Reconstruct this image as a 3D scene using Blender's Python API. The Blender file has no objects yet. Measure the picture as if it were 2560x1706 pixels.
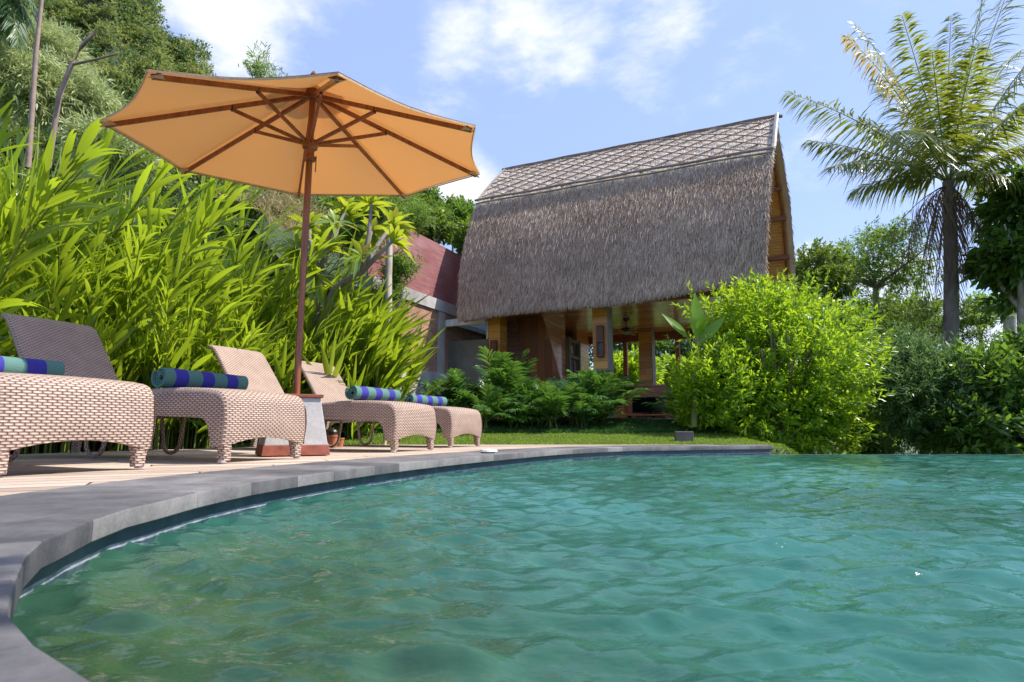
import bpy, math, random
import numpy as np
from mathutils import Vector, Matrix
R = math.radians
random.seed(7)
rng = np.random.default_rng(7)
scene = bpy.context.scene
col = scene.collection

# ------------------------------------------------------------------ camera
F, HC = 1500.0, 0.183
TH = math.atan(220 / F)
cT, sT = math.cos(TH), math.sin(TH)
cam_d = bpy.data.cameras.new('camera')
cam = bpy.data.objects.new('camera', cam_d)
col.objects.link(cam)
cam.location = (0, 0, HC)
cam.rotation_euler = (R(90) + TH, 0, 0)
cam_d.sensor_width = 36
cam_d.lens = 36 * F / 2560
cam_d.clip_start = 0.05
cam_d.clip_end = 5000
cam_d.dof.use_dof = True
cam_d.dof.focus_distance = 6.0
cam_d.dof.aperture_fstop = 10
scene.camera = cam

# ------------------------------------------------------------------ sun and sky
SUN_AZ = math.atan2(0.99, 0.04)      # from +Y towards +X
SUN_EL = R(53)
sun_d = bpy.data.lights.new('sun', 'SUN')
sun_d.energy = 4.4
sun_d.angle = R(0.5)
sun_d.color = (1.0, 0.95, 0.86)
sun = bpy.data.objects.new('sun', sun_d)
col.objects.link(sun)
sdir = Vector((math.sin(SUN_AZ) * math.cos(SUN_EL), math.cos(SUN_AZ) * math.cos(SUN_EL), math.sin(SUN_EL)))
sun.rotation_euler = sdir.to_track_quat('Z', 'Y').to_euler()
sun.location = sdir * 50

world = bpy.data.worlds.new("World")
scene.world = world
world.use_nodes = True
wn, wl = world.node_tree.nodes, world.node_tree.links
wn.clear()
scene.view_settings.view_transform = 'Standard'
scene.view_settings.look = 'None'
scene.view_settings.exposure = 0.72
scene.view_settings.gamma = 1.0
scene.cycles.use_denoising = True
scene.cycles.max_bounces = 8
scene.cycles.transparent_max_bounces = 8
scene.cycles.sample_clamp_indirect = 4
scene.cycles.sample_clamp_direct = 8
scene.cycles.caustics_reflective = False
scene.cycles.caustics_refractive = False

def ray(px, py):
    u, v = (px - 1280) / F, (853 - py) / F
    return Vector((u, cT - v * sT, sT + v * cT))

def at(px, py, Y):
    r = ray(px, py)
    k = Y / r.y
    return Vector((r.x * k, Y, HC + r.z * k))

def ground(px, py, z=0.0):
    r = ray(px, py)
    k = (z - HC) / r.z
    return Vector((r.x * k, r.y * k, z))

def wnode(t, **k):
    n = wn.new(t)
    for a, b in k.items():
        setattr(n, a, b)
    return n

sky = wnode('ShaderNodeTexSky', sky_type='NISHITA', sun_disc=False)
sky.sun_elevation = SUN_EL
sky.sun_rotation = SUN_AZ
sky.air_density = 1.0
sky.dust_density = 0.6
sky.ozone_density = 1.5
bg1 = wnode('ShaderNodeBackground')
bg1.inputs[1].default_value = 0.135
hz_ = wnode('ShaderNodeMix', data_type='RGBA')
hz_.inputs[0].default_value = 0.6
hz_.inputs[7].default_value = (2.5, 3.3, 6.1, 1)
wl.new(sky.outputs[0], hz_.inputs[6])
wl.new(hz_.outputs[2], bg1.inputs[0])
tc = wnode('ShaderNodeTexCoord')
nz = wnode('ShaderNodeTexNoise')
nz.inputs['Scale'].default_value = 4.6
nz.inputs['Detail'].default_value = 9
nz.inputs['Roughness'].default_value = 0.62
nz.inputs['Distortion'].default_value = 0.1
mp = wnode('ShaderNodeMapping')
mp.inputs['Scale'].default_value = (1.0, 1.0, 2.2)
mp.inputs['Location'].default_value = (0.3, 0.1, 0.4)
wl.new(tc.outputs['Generated'], mp.inputs[0])
wl.new(mp.outputs[0], nz.inputs['Vector'])
def wmath(op, a, b=None, clamp=False):
    n = wnode('ShaderNodeMath', operation=op)
    n.use_clamp = clamp
    for i, v in enumerate((a, b)):
        if v is None: continue
        if isinstance(v, (int, float)): n.inputs[i].default_value = v
        else: wl.new(v, n.inputs[i])
    return n.outputs[0]
CLOUDS = [(590, 20, .16, 1.15), (470, 60, .10, .7), (740, 0, .12, .8), (1330, 40, .13, 1.0), (1170, 20, .12, .75), (1440, 20, .10, .9), (1430, 140, .06, .8),
          (1100, 200, .07, .45), (1150, 480, .09, 1.1), (1070, 470, .07, 1.0), (1390, 250, .05, .3), (2030, 640, .055, 1.0), (2330, 760, .12, .8), (2480, 820, .10, 1.0), (1700, 40, .10, .45),
          (2400, 150, .35, .52), (2200, -200, .4, .5), (2500, 500, .25, .5), (2250, 700, .1, .8), (1900, 330, .2, .25), (300, -500, .5, .8), (1500, -600, .5, .7), (2600, 1000, .3, .5)]
acc = None
for px, py, rad, amp in CLOUDS:
    d = ray(px, py).normalized()
    vm = wnode('ShaderNodeVectorMath', operation='DISTANCE')
    wl.new(tc.outputs['Generated'], vm.inputs[0])
    vm.inputs[1].default_value = d
    mr = wnode('ShaderNodeMapRange')
    mr.interpolation_type = 'SMOOTHSTEP'
    wl.new(vm.outputs['Value'], mr.inputs['Value'])
    mr.inputs['From Min'].default_value = rad * 1.25
    mr.inputs['From Max'].default_value = 0.0
    mr.inputs['To Max'].default_value = amp
    acc = mr.outputs[0] if acc is None else wmath('MAXIMUM', acc, mr.outputs[0])
m1 = wmath('MULTIPLY', acc, 0.62)
m2 = wmath('ADD', m1, wmath('MULTIPLY', wmath('SUBTRACT', nz.outputs['Fac'], 0.5), 1.5))
mr = wnode('ShaderNodeMapRange')
mr.interpolation_type = 'SMOOTHSTEP'
wl.new(m2, mr.inputs['Value'])
mr.inputs['From Min'].default_value = 0.17
mr.inputs['From Max'].default_value = 0.72
mr.inputs['To Max'].default_value = 0.97
bg2 = wnode('ShaderNodeBackground')
bg2.inputs[0].default_value = (0.93, 0.95, 1.0, 1)
bg2.inputs[1].default_value = 0.74
mxs = wnode('ShaderNodeMixShader')
wl.new(mr.outputs[0], mxs.inputs[0])
wl.new(bg1.outputs[0], mxs.inputs[1])
wl.new(bg2.outputs[0], mxs.inputs[2])
wo = wnode('ShaderNodeOutputWorld')
wl.new(mxs.outputs[0], wo.inputs[0])

# ------------------------------------------------------------------ material helpers
class NT:
    def __init__(s, name):
        s.m = bpy.data.materials.new(name)
        s.m.use_nodes = True
        s.n, s.l = s.m.node_tree.nodes, s.m.node_tree.links
        s.n.clear()
        s.out = s.n.new('ShaderNodeOutputMaterial')
    def add(s, t, **k):
        n = s.n.new(t)
        for a, b in k.items(): setattr(n, a, b)
        return n
    def put(s, v, sock):
        if hasattr(v, 'is_linked') or hasattr(v, 'links'): s.l.new(v, sock)
        elif isinstance(v, (tuple, list)):
            sock.default_value = tuple(v) + ((1.0,) if len(v) == 3 and len(sock.default_value) == 4 else ())
        else: sock.default_value = v
    def math(s, op, a, b=0.0, c=0.0, clamp=False):
        n = s.add('ShaderNodeMath', operation=op); n.use_clamp = clamp
        s.put(a, n.inputs[0]); s.put(b, n.inputs[1])
        if op in ('MULTIPLY_ADD',): s.put(c, n.inputs[2])
        return n.outputs[0]
    def noise(s, vec=None, scale=5, detail=4, rough=.5, scl=None, dist=0.0):
        n = s.add('ShaderNodeTexNoise')
        n.inputs['Scale'].default_value = scale; n.inputs['Detail'].default_value = detail
        n.inputs['Roughness'].default_value = rough; n.inputs['Distortion'].default_value = dist
        vec = vec or s.obj()
        if scl:
            m = s.add('ShaderNodeMapping'); m.inputs['Scale'].default_value = scl
            s.l.new(vec, m.inputs[0]); vec = m.outputs[0]
        s.l.new(vec, n.inputs['Vector'])
        return n.outputs['Fac']
    def obj(s): return s.add('ShaderNodeTexCoord').outputs['Object']
    def uv(s): return s.add('ShaderNodeTexCoord').outputs['UV']
    def sep(s, v):
        n = s.add('ShaderNodeSeparateXYZ'); s.l.new(v, n.inputs[0]); return n.outputs
    def comb(s, x, y, z):
        n = s.add('ShaderNodeCombineXYZ')
        for i, v in enumerate((x, y, z)): s.put(v, n.inputs[i])
        return n.outputs[0]
    def ramp(s, fac, stops, interp='LINEAR'):
        n = s.add('ShaderNodeValToRGB'); cr = n.color_ramp; cr.interpolation = interp
        while len(cr.elements) < len(stops): cr.elements.new(0.5)
        for e, (p, c) in zip(cr.elements, stops):
            e.position = p; e.color = tuple(c) + (1.0,) if len(c) == 3 else c
        s.put(fac, n.inputs[0]); return n.outputs[0]
    def mix(s, f, a, b, mode='MIX'):
        n = s.add('ShaderNodeMix', data_type='RGBA', blend_type=mode)
        s.put(f, n.inputs[0]); s.put(a, n.inputs[6]); s.put(b, n.inputs[7]); return n.outputs[2]
    def rng(s, v, a, b, c=0.0, d=1.0):
        n = s.add('ShaderNodeMapRange'); s.put(v, n.inputs[0])
        for i, q in enumerate((a, b, c, d)): n.inputs[i + 1].default_value = q
        return n.outputs[0]
    def bump(s, h, strength=.5, dist=.01, normal=None):
        n = s.add('ShaderNodeBump'); n.inputs['Strength'].default_value = strength
        n.inputs['Distance'].default_value = dist; s.put(h, n.inputs['Height'])
        if normal is not None: s.l.new(normal, n.inputs['Normal'])
        return n.outputs[0]
    def pbr(s, colr, rough=.6, bump=None, spec=.5, metal=0.0, coat=0.0, **k):
        p = s.add('ShaderNodeBsdfPrincipled')
        s.put(colr, p.inputs['Base Color']); s.put(rough, p.inputs['Roughness'])
        p.inputs['Specular IOR Level'].default_value = spec
        p.inputs['Metallic'].default_value = metal
        p.inputs['Coat Weight'].default_value = coat
        p.inputs['Coat Roughness'].default_value = .12
        if bump is not None: s.l.new(bump, p.inputs['Normal'])
        return p.outputs[0]
    def done(s, sh): s.l.new(sh, s.out.inputs[0]); return s.m

def leaf_mat(name, c1, c2, tcol, tf=.4, rough=.42, spec=.5, c3=None, ns=1.3, amp=1.0):
    t = NT(name)
    g = t.add('ShaderNodeNewGeometry')
    r = g.outputs['Random Per Island']
    stops = [(0.0, c1), (1.0, c2)] if c3 is None else [(0.0, c1), (0.93, c2), (0.96, c3), (1.0, c3)]
    c = t.ramp(r, stops)
    n = t.noise(scale=ns, detail=2)
    c = t.mix(1.0, c, t.ramp(n, [(0.3, tuple(1 + (q - 1) * amp for q in (.72, .78, .7))), (0.7, tuple(1 + (q - 1) * amp for q in (1.2, 1.12, 1.0)))]), 'MULTIPLY')
    p = t.pbr(c, rough, spec=spec)
    tr = t.add('ShaderNodeBsdfTranslucent')
    t.put(t.mix(.75, c, tcol), tr.inputs[0])
    mx = t.add('ShaderNodeMixShader'); mx.inputs[0].default_value = tf
    t.l.new(p, mx.inputs[1]); t.l.new(tr.outputs[0], mx.inputs[2])
    return t.done(mx.outputs[0])

def plain(name, c, rough=.6, nscale=8, var=.25, bump=.15, metal=0, spec=.5, coat=0, scl=None, bd=.01):
    t = NT(name)
    n = t.noise(scale=nscale, detail=6, rough=.6, scl=scl)
    lo = tuple(x * (1 - var) for x in c); hi = tuple(min(1, x * (1 + var)) for x in c)
    return t.done(t.pbr(t.ramp(n, [(.3, lo), (.7, hi)]), rough, t.bump(n, bump, bd), metal=metal, spec=spec, coat=coat))

def plank_mat(name, c1, c2, width=.14, axis='z', grain='x', rough=.35, coat=.3, gap=.02):
    """boards stacked along `axis`, grain running along `grain`"""
    t = NT(name)
    s = t.sep(t.obj()); ix = {'x': 0, 'y': 1, 'z': 2}
    q = t.math('DIVIDE', s[ix[axis]], width)
    row = t.math('FLOOR', q)
    along = t.math('ADD', t.math('DIVIDE', s[ix[grain]], 1.9), t.math('MULTIPLY', row, .37))
    wnz = t.add('ShaderNodeTexWhiteNoise', noise_dimensions='2D')
    t.l.new(t.comb(row, t.math('FLOOR', along), 0.0), wnz.inputs[0])
    fr = t.math('FRACT', q)
    edge = t.math('GREATER_THAN', t.math('ABSOLUTE', t.math('SUBTRACT', fr, .5)), .5 - gap)
    sc = [1.2, 1.2, 1.2]; sc[ix[axis]] = 28
    n = t.noise(scale=3, detail=5, scl=tuple(sc), dist=.3)
    f = t.math('ADD', t.math('MULTIPLY', wnz.outputs[0], .65), t.math('MULTIPLY', n, .5))
    c = t.ramp(f, [(.15, c1), (.85, c2)])
    c = t.mix(edge, c, tuple(x * .25 for x in c1))
    b = t.bump(t.math('SUBTRACT', t.math('MULTIPLY', n, .3), edge), .4, .006)
    return t.done(t.pbr(c, rough, b, coat=coat))

# ------------------------------------------------------------------ mesh helpers
class MB:
    def __init__(s): s.v = []; s.f = []; s.uv = []; s.k = 0
    def raw(s, verts, faces, uvs=None):
        verts = [tuple(map(float, q)) for q in verts]
        s.v += verts
        for i, fc in enumerate(faces):
            s.f.append([j + s.k for j in fc])
            s.uv.append(uvs[i] if uvs else None)
        s.k += len(verts); return s
    def box(s, x0, x1, y0, y1, z0, z1, M=None):
        v = [Vector(p) for p in ((x0,y0,z0),(x1,y0,z0),(x1,y1,z0),(x0,y1,z0),(x0,y0,z1),(x1,y0,z1),(x1,y1,z1),(x0,y1,z1))]
        if M is not None: v = [M @ p for p in v]
        return s.raw(v, [(0,3,2,1),(4,5,6,7),(0,1,5,4),(1,2,6,5),(2,3,7,6),(3,0,4,7)])
    def prism(s, poly, z0, z1):
        n = len(poly)
        v = [(p[0], p[1], z0) for p in poly] + [(p[0], p[1], z1) for p in poly]
        return s.raw(v, [tuple(range(n))[::-1], tuple(range(n, 2 * n))] + [(i, (i+1) % n, n + (i+1) % n, n + i) for i in range(n)])
    def grid(s, P, uv=None, flip=False):
        """P: array (n, m, 3), uv: (n, m, 2)"""
        P = np.asarray(P, float); n, m = P.shape[:2]
        fs, us = [], []
        for i in range(n - 1):
            for j in range(m - 1):
                q = [(i, j), (i+1, j), (i+1, j+1), (i, j+1)]
                if flip: q = q[::-1]
                fs.append([a * m + b for a, b in q])
                us.append([tuple(uv[a][b]) for a, b in q] if uv is not None else None)
        return s.raw(P.reshape(-1, 3), fs, us)
    def tube(s, pts, rad, sides=8, cap=True):
        pts = [Vector(p) for p in pts]
        if not hasattr(rad, '__len__'): rad = [rad] * len(pts)
        ref = None; v = []; vl = 0; ring = []
        for i, p in enumerate(pts):
            d = (pts[min(i+1, len(pts)-1)] - pts[max(i-1, 0)])
            if d.length < 1e-9: d = Vector((0, 0, 1))
            d.normalize()
            if ref is None: ref = d.orthogonal().normalized()
            ref = (ref - d * ref.dot(d)); ref = ref.normalized() if ref.length > 1e-6 else d.orthogonal().normalized()
            o = d.cross(ref)
            for k in range(sides):
                a = 2 * math.pi * k / sides
                v.append(p + (ref * math.cos(a) + o * math.sin(a)) * rad[i])
        f, us = [], []
        L = [0.0]
        for i in range(1, len(pts)): L.append(L[-1] + (pts[i] - pts[i-1]).length)
        for i in range(len(pts) - 1):
            for k in range(sides):
                f.append((i*sides+k, i*sides+(k+1) % sides, (i+1)*sides+(k+1) % sides, (i+1)*sides+k))
                c = 2 * math.pi * max(rad[i], 1e-3) / sides
                us.append([(L[i], k*c), (L[i], (k+1)*c), (L[i+1], (k+1)*c), (L[i+1], k*c)])
        if cap:
            f += [tuple(range(sides))[::-1], tuple(range((len(pts)-1)*sides, len(pts)*sides))]
            us += [[(0, 0)] * sides] * 2
        return s.raw(v, f, us)
    def lathe(s, prof, c=(0, 0, 0), sides=20):
        v = []
        for r, z in prof:
            for k in range(sides):
                a = 2 * math.pi * k / sides
                v.append((c[0] + r * math.cos(a), c[1] + r * math.sin(a), c[2] + z))
        f = [(i*sides+k, i*sides+(k+1) % sides, (i+1)*sides+(k+1) % sides, (i+1)*sides+k) for i in range(len(prof)-1) for k in range(sides)]
        return s.raw(v, f)
    def build(s, name, m, parent=None, smooth=False, bevel=0, angle=40):
        me = bpy.data.meshes.new(name)
        me.from_pydata(s.v, [], s.f)
        if any(u is not None for u in s.uv):
            ul = me.uv_layers.new(name='UVMap'); i = 0
            for fc, u in zip(s.f, s.uv):
                for q in range(len(fc)):
                    if u: ul.data[i].uv = u[q]
                    i += 1
        me.materials.append(m)
        if smooth:
            me.polygons.foreach_set('use_smooth', [True] * len(me.polygons))
            if smooth != 'all': me.set_sharp_from_angle(angle=R(angle))
        o = bpy.data.objects.new(name, me)
        col.objects.link(o)
        if parent: o.parent = parent
        if bevel:
            b = o.modifiers.new('b', 'BEVEL'); b.width = bevel; b.segments = 2; b.limit_method = 'ANGLE'; b.angle_limit = R(40)
        return o

def np_mesh(name, V, Fq, m, parent=None, smooth=True, link=True, fmat=None, mats=None):
    """V (n,3), Fq (k,4) quads -> object"""
    me = bpy.data.meshes.new(name)
    nv, nf = len(V), len(Fq)
    me.vertices.add(nv); me.vertices.foreach_set('co', np.ascontiguousarray(V, dtype=np.float32).ravel())
    me.loops.add(nf * 4); me.loops.foreach_set('vertex_index', np.ascontiguousarray(Fq, dtype=np.int32).ravel())
    me.polygons.add(nf)
    me.polygons.foreach_set('loop_start', np.arange(nf, dtype=np.int32) * 4)
    me.polygons.foreach_set('use_smooth', np.full(nf, smooth))
    for mm in (mats or [m]): me.materials.append(mm)
    if fmat is not None: me.polygons.foreach_set('material_index', fmat.astype(np.int32))
    me.update(calc_edges=True); me.validate()
    o = bpy.data.objects.new(name, me)
    if link: col.objects.link(o)
    if parent: o.parent = parent
    return o

def nrm(a): return a / np.maximum(np.linalg.norm(a, axis=-1, keepdims=True), 1e-9)

def leaves(P, D, N, L, Wd, seg=2, droop=0.0, fold=0.0, belly=.8, curl=None):
    """batch of leaf blades: returns V, F. P,D,N (n,3); L,Wd (n,)"""
    n = len(P)
    D = nrm(D); S = nrm(np.cross(D, N)); Nn = nrm(np.cross(S, D))
    L = np.broadcast_to(L, (n,)); Wd = np.broadcast_to(Wd, (n,)); dr = np.broadcast_to(droop, (n,))
    t = np.linspace(0, 1, seg + 1)
    w = np.sin(np.pi * np.clip(t ** belly, 0.04, .97)) if seg > 1 else np.array([1.0, 0.35])
    C = P[:, None] + D[:, None] * (L[:, None] * t)[..., None]
    C[..., 2] -= (dr * L)[:, None] * t ** 2
    half = (Wd[:, None] * w / 2)[..., None]
    if fold:
        up = Nn[:, None] * half * fold
        V = np.stack([C - S[:, None] * half + up, C, C + S[:, None] * half + up], 2)
        k = 3
    else:
        V = np.stack([C - S[:, None] * half, C + S[:, None] * half], 2); k = 2
    V = V.reshape(-1, 3)
    base = []
    for i in range(seg):
        for j in range(k - 1):
            base.append([i*k+j, i*k+j+1, (i+1)*k+j+1, (i+1)*k+j])
    Fq = (np.array(base)[None] + (np.arange(n) * (seg + 1) * k)[:, None, None]).reshape(-1, 4)
    return V, Fq

def join(parts):
    V, Fc, k = [], [], 0
    for v, f in parts: V.append(v); Fc.append(f + k); k += len(v)
    return np.concatenate(V), np.concatenate(Fc)

def ntubes(segs, sides=5):
    """segs: list of (points, radii) -> V,F numpy"""
    V, Fq, k = [], [], 0
    for pts, rad in segs:
        pts = np.asarray(pts, float); m = len(pts)
        rad = np.broadcast_to(rad, (m,))
        d = nrm(np.gradient(pts, axis=0))
        ref = np.where(np.abs(d[:, 2:3]) > .9, [[1., 0, 0]], [[0, 0, 1.]])
        a = nrm(np.cross(d, ref)); b = np.cross(d, a)
        ang = np.arange(sides) * 2 * np.pi / sides
        ring = pts[:, None] + (a[:, None] * np.cos(ang)[None, :, None] + b[:, None] * np.sin(ang)[None, :, None]) * rad[:, None, None]
        V.append(ring.reshape(-1, 3))
        i = np.arange(m - 1)[:, None] * sides; j = np.arange(sides)[None]
        q = np.stack([i + j, i + (j + 1) % sides, i + sides + (j + 1) % sides, i + sides + j], -1).reshape(-1, 4)
        Fq.append(q + k); k += m * sides
    return np.concatenate(V), np.concatenate(Fq)

def tag(o, label=None, cat=None, group=None, kind=None):
    if label: o['label'] = label
    if cat: o['category'] = cat
    if group: o['group'] = group
    if kind: o['kind'] = kind
    return o

def empty(name, loc, rz=0.0):
    o = bpy.data.objects.new(name, None)
    col.objects.link(o); o.location = loc; o.rotation_euler = (0, 0, rz)
    o.empty_display_size = .1
    return o

def copy_tree(o, parent=None):
    c = o.copy(); col.objects.link(c)
    if parent: c.parent = parent
    for ch in list(o.children): copy_tree(ch, c)
    return c
def rdir(n):
    v = rng.normal(size=(n, 3)); return nrm(v)

# ================================================================== SETTING
ZW = -0.10
YE = 6.85
def terrain_h(x, y):
    """lawn height: flat by the deck, rising to the villa"""
    t = np.clip((y - 7.3) / 4.0, 0, 1); h = 0.34 * t * t * (3 - 2 * t)
    r = np.clip((x - 3.2) / 1.6, 0, 1)
    h = h * (1 - r) - 1.0 * r
    l = np.clip((-x - 3.8) / 3.0, 0, 1)
    h = h + l * 0.15
    return h
cp_px = [(67,1391),(110,1352),(157,1333),(234,1299),(322,1270),(405,1252),(495,1231),(630,1206),(800,1182),(968,1162),(1107,1148),(1235,1137),(1396,1125),(1557,1118),(1771,1115),(1932,1113)]
front = [Vector((.9, .05, 0)), Vector((.25, .16, 0)), Vector((-.1, .31, 0)), ground(248, 1706), ground(90, 1608), ground(20, 1529)] + [ground(*p) for p in cp_px]
def resample(pts, step):
    out = [pts[0].copy()]
    for i in range(len(pts) - 1):
        p0, p1, p2, p3 = pts[max(i-1, 0)], pts[i], pts[i+1], pts[min(i+2, len(pts)-1)]
        n = max(1, int((p2 - p1).length / step))
        for k in range(1, n + 1):
            t = k / n
            q = .5 * ((2*p1) + (p2-p0)*t + (2*p0-5*p1+4*p2-p3)*t*t + (-p0+3*p1-3*p2+p3)*t**3)
            out.append(q.lerp(p1.lerp(p2, t), .35))
    return out
cf = resample(front, .12)
def offset(pts, d):
    o = []
    for i, p in enumerate(pts):
        t = (pts[min(i+1, len(pts)-1)] - pts[max(i-1, 0)]).normalized()
        n = Vector((-t.y, t.x, 0))
        o.append(p + n * (d(i / (len(pts) - 1)) if callable(d) else d))
    return o

def concrete_mat(name, c, wet=False):
    t = NT(name)
    a = t.noise(scale=1.6, detail=7, rough=.65, dist=.4); b = t.noise(scale=45, detail=4, rough=.7)
    st = t.noise(scale=3.2, detail=3, scl=(1, 1, .12))
    f = t.math('ADD', t.math('MULTIPLY', a, .6), t.math('ADD', t.math('MULTIPLY', b, .22), t.math('MULTIPLY', st, .25)))
    cc = t.ramp(f, [(.32, tuple(x*.42 for x in c)), (.52, c), (.72, tuple(min(1, x*1.5) for x in c))])
    return t.done(t.pbr(cc, .55 if wet else .75, t.bump(t.math('ADD', b, t.math('MULTIPLY', a, .5)), .35, .006)))
t = NT('coping_concrete')
a = t.noise(scale=1.5, detail=7, rough=.65, dist=.5); b = t.noise(scale=45, detail=4, rough=.7); st = t.noise(scale=9, detail=4, scl=(1, 1, .15))
g_ = t.add('ShaderNodeNewGeometry')
f = t.math('ADD', t.math('ADD', t.math('MULTIPLY', a, .50), t.math('MULTIPLY', b, .16)), t.math('ADD', t.math('MULTIPLY', st, .26), t.math('MULTIPLY', t.math('SUBTRACT', g_.outputs['Random Per Island'], .5), .16)))
cc = t.ramp(f, [(.30, (.045, .044, .05)), (.44, (.11, .105, .108)), (.56, (.20, .19, .185)), (.72, (.31, .295, .28))])
coping_m = t.done(t.pbr(cc, .7, t.bump(t.math('ADD', b, t.math('MULTIPLY', a, .5)), .4, .006)))
dark_conc = concrete_mat('dark_concrete', (.17, .165, .14))
light_conc = concrete_mat('light_concrete', (.42, .40, .38))
plinth_m = concrete_mat('plinth_concrete', (.40, .39, .385))

# coping: stone slabs along the curve, thin joints
def cop_w(t): return .50 if t > .25 else .55 + .5 * (.25 - t) / .25
back = offset(cf, cop_w)
mb = MB()
segs = np.linspace(0, len(cf) - 1, 34).astype(int)
zt, zb = 0.0, -0.048
for a, b in zip(segs[:-1], segs[1:]):
    fr, bk = cf[a:b+1], back[a:b+1]
    shr = .0006
    def L(p, q, k): return p + (q - p).normalized() * k
    fr = [L(fr[0], fr[1], shr)] + fr[1:-1] + [L(fr[-1], fr[-2], shr)]
    n = len(fr)
    prof = []
    r = .006
    for p, q in zip(fr, bk):
        d = (q - p).normalized()
        prof.append([p + Vector((0,0,zb)) + d*.004, p + Vector((0,0,zb+.004)), p + Vector((0,0,zt-r)), p + d*r*.3 + Vector((0,0,zt-r*.3)), p + d*r + Vector((0,0,zt)), p.lerp(q, .33), p.lerp(q, .66), q, q + Vector((0,0,zb))])
    mb.grid(prof, flip=False)
    mb.raw([v for v in prof[0]], [tuple(range(9))]); mb.raw([v for v in prof[-1]], [tuple(range(9))[::-1]])
tag(mb.build('pool_coping', coping_m, smooth=True, angle=30), kind='structure')

# pool wall below the coping: dark blue tiles, pale scale at the waterline
t = NT('pool_tile')
p3 = t.sep(t.obj())
n1 = t.noise(scale=7, detail=5, rough=.7, scl=(1, 1, .35)); n2 = t.noise(scale=30, detail=4)
base = t.ramp(n1, [(.3, (.018, .032, .055)), (.55, (.045, .07, .10)), (.8, (.13, .16, .19))])
zz = t.math('ADD', p3[2], t.math('MULTIPLY', t.math('SUBTRACT', n1, .5), .012))
band = t.math('MULTIPLY', t.math('GREATER_THAN', zz, ZW + .004), t.math('LESS_THAN', zz, ZW + .015))
cc = t.mix(band, base, t.ramp(n2, [(.35, (.16, .19, .23)), (.65, (.38, .41, .44))]))
pool_tile = t.done(t.pbr(cc, .35, t.bump(n2, .3, .004)))
wall_c = offset(cf, .035)
mb = MB()
mb.grid([[p + Vector((0, 0, z)) for z in (-1.3, -.3, -.17, -.1, -.0485)] for p in wall_c])
e = wall_c[-1]
mb.grid([[e + Vector((0, 0, z)) for z in (-1.3, -.3, -.17, -.1, -.0485)], [e + Vector((-.1, .5, z)) for z in (-1.3, -.3, -.17, -.1, -.0485)]])
tag(mb.build('pool_wall', pool_tile, smooth=True), kind='structure')
# infinity edge
mb = MB(); mb.box(e.x - .5, 14, YE, YE + .16, -1.4, ZW - .004)
tag(mb.build('infinity_edge', concrete_mat('edge_stone', (.12, .14, .15), True), bevel=.01), kind='structure')

# water
t = NT('pool_water')
n1 = t.noise(scale=.8, detail=4, scl=(1, .8, 1))
cc = t.ramp(n1, [(.28, (.020, .082, .053)), (.5, (.030, .126, .102)), (.74, (.052, .188, .174))])
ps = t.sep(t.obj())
shallow_shade = t.math('MULTIPLY', t.rng(ps[1], 2.2, .7), t.rng(t.math('ADD', ps[0], t.math('MULTIPLY', t.noise(scale=3, detail=3), .5)), .75, -.25)); shallow_shade.node.use_clamp = True
cc = t.mix(shallow_shade, cc, t.ramp(t.noise(scale=2.5, detail=5), [(.3, (.012, .035, .022)), (.55, (.032, .068, .028)), (.8, (.075, .095, .045))]))  # olive shallows at near left, colour also darkened in place of shade
rn = t.noise(scale=13, detail=3, rough=.55, scl=(.7, 1.5, 1)); r2 = t.noise(scale=48, detail=2, scl=(.7, 1.4, 1))
b = t.bump(t.math('ADD', rn, t.math('MULTIPLY', r2, .25)), .7, .008)
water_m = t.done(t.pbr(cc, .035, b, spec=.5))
water_m.node_tree.nodes['Principled BSDF'].inputs['IOR'].default_value = 1.33
NY, NX = 620, 520
ys = .12 * (YE / .12) ** (np.linspace(0, 1, NY))
ys[-1] = YE + .02
tt = np.linspace(-1.05, 1.6, NX)
Y = np.repeat(ys[:, None], NX, 1)
X = tt[None] * (Y * .95 + .35)
Z = np.zeros_like(X)
wr = np.random.default_rng(3)
for i in range(120):
    lam = .05 * (.42 / .05) ** wr.random()
    th = wr.normal(1.5, .45)
    kx, ky = np.cos(th) * 2*np.pi/lam, np.sin(th) * 2*np.pi/lam
    amp = .0040 * lam * wr.uniform(.5, 1.4) * (1.4 if lam < .2 else .6)
    ph = wr.uniform(0, 6.28)
    warp = .35 * lam * np.sin(X * 1.7 / lam ** .5 + ph) 
    fade = np.clip(lam / (Y * .035 + .02) , 0, 1)
    Z += amp * np.sin(kx * (X + warp) + ky * (Y + warp) + ph) * fade
Z *= 1.25
Z = Z * np.clip((YE - Y) / .5, .12, 1)
V = np.stack([X, Y, Z + ZW], -1).reshape(-1, 3)
ii = np.arange(NY - 1)[:, None] * NX; jj = np.arange(NX - 1)[None]
Fq = np.stack([ii + jj, ii + jj + 1, ii + NX + jj + 1, ii + NX + jj], -1).reshape(-1, 4)
tag(np_mesh('water', V, Fq, water_m), kind='structure')

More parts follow.
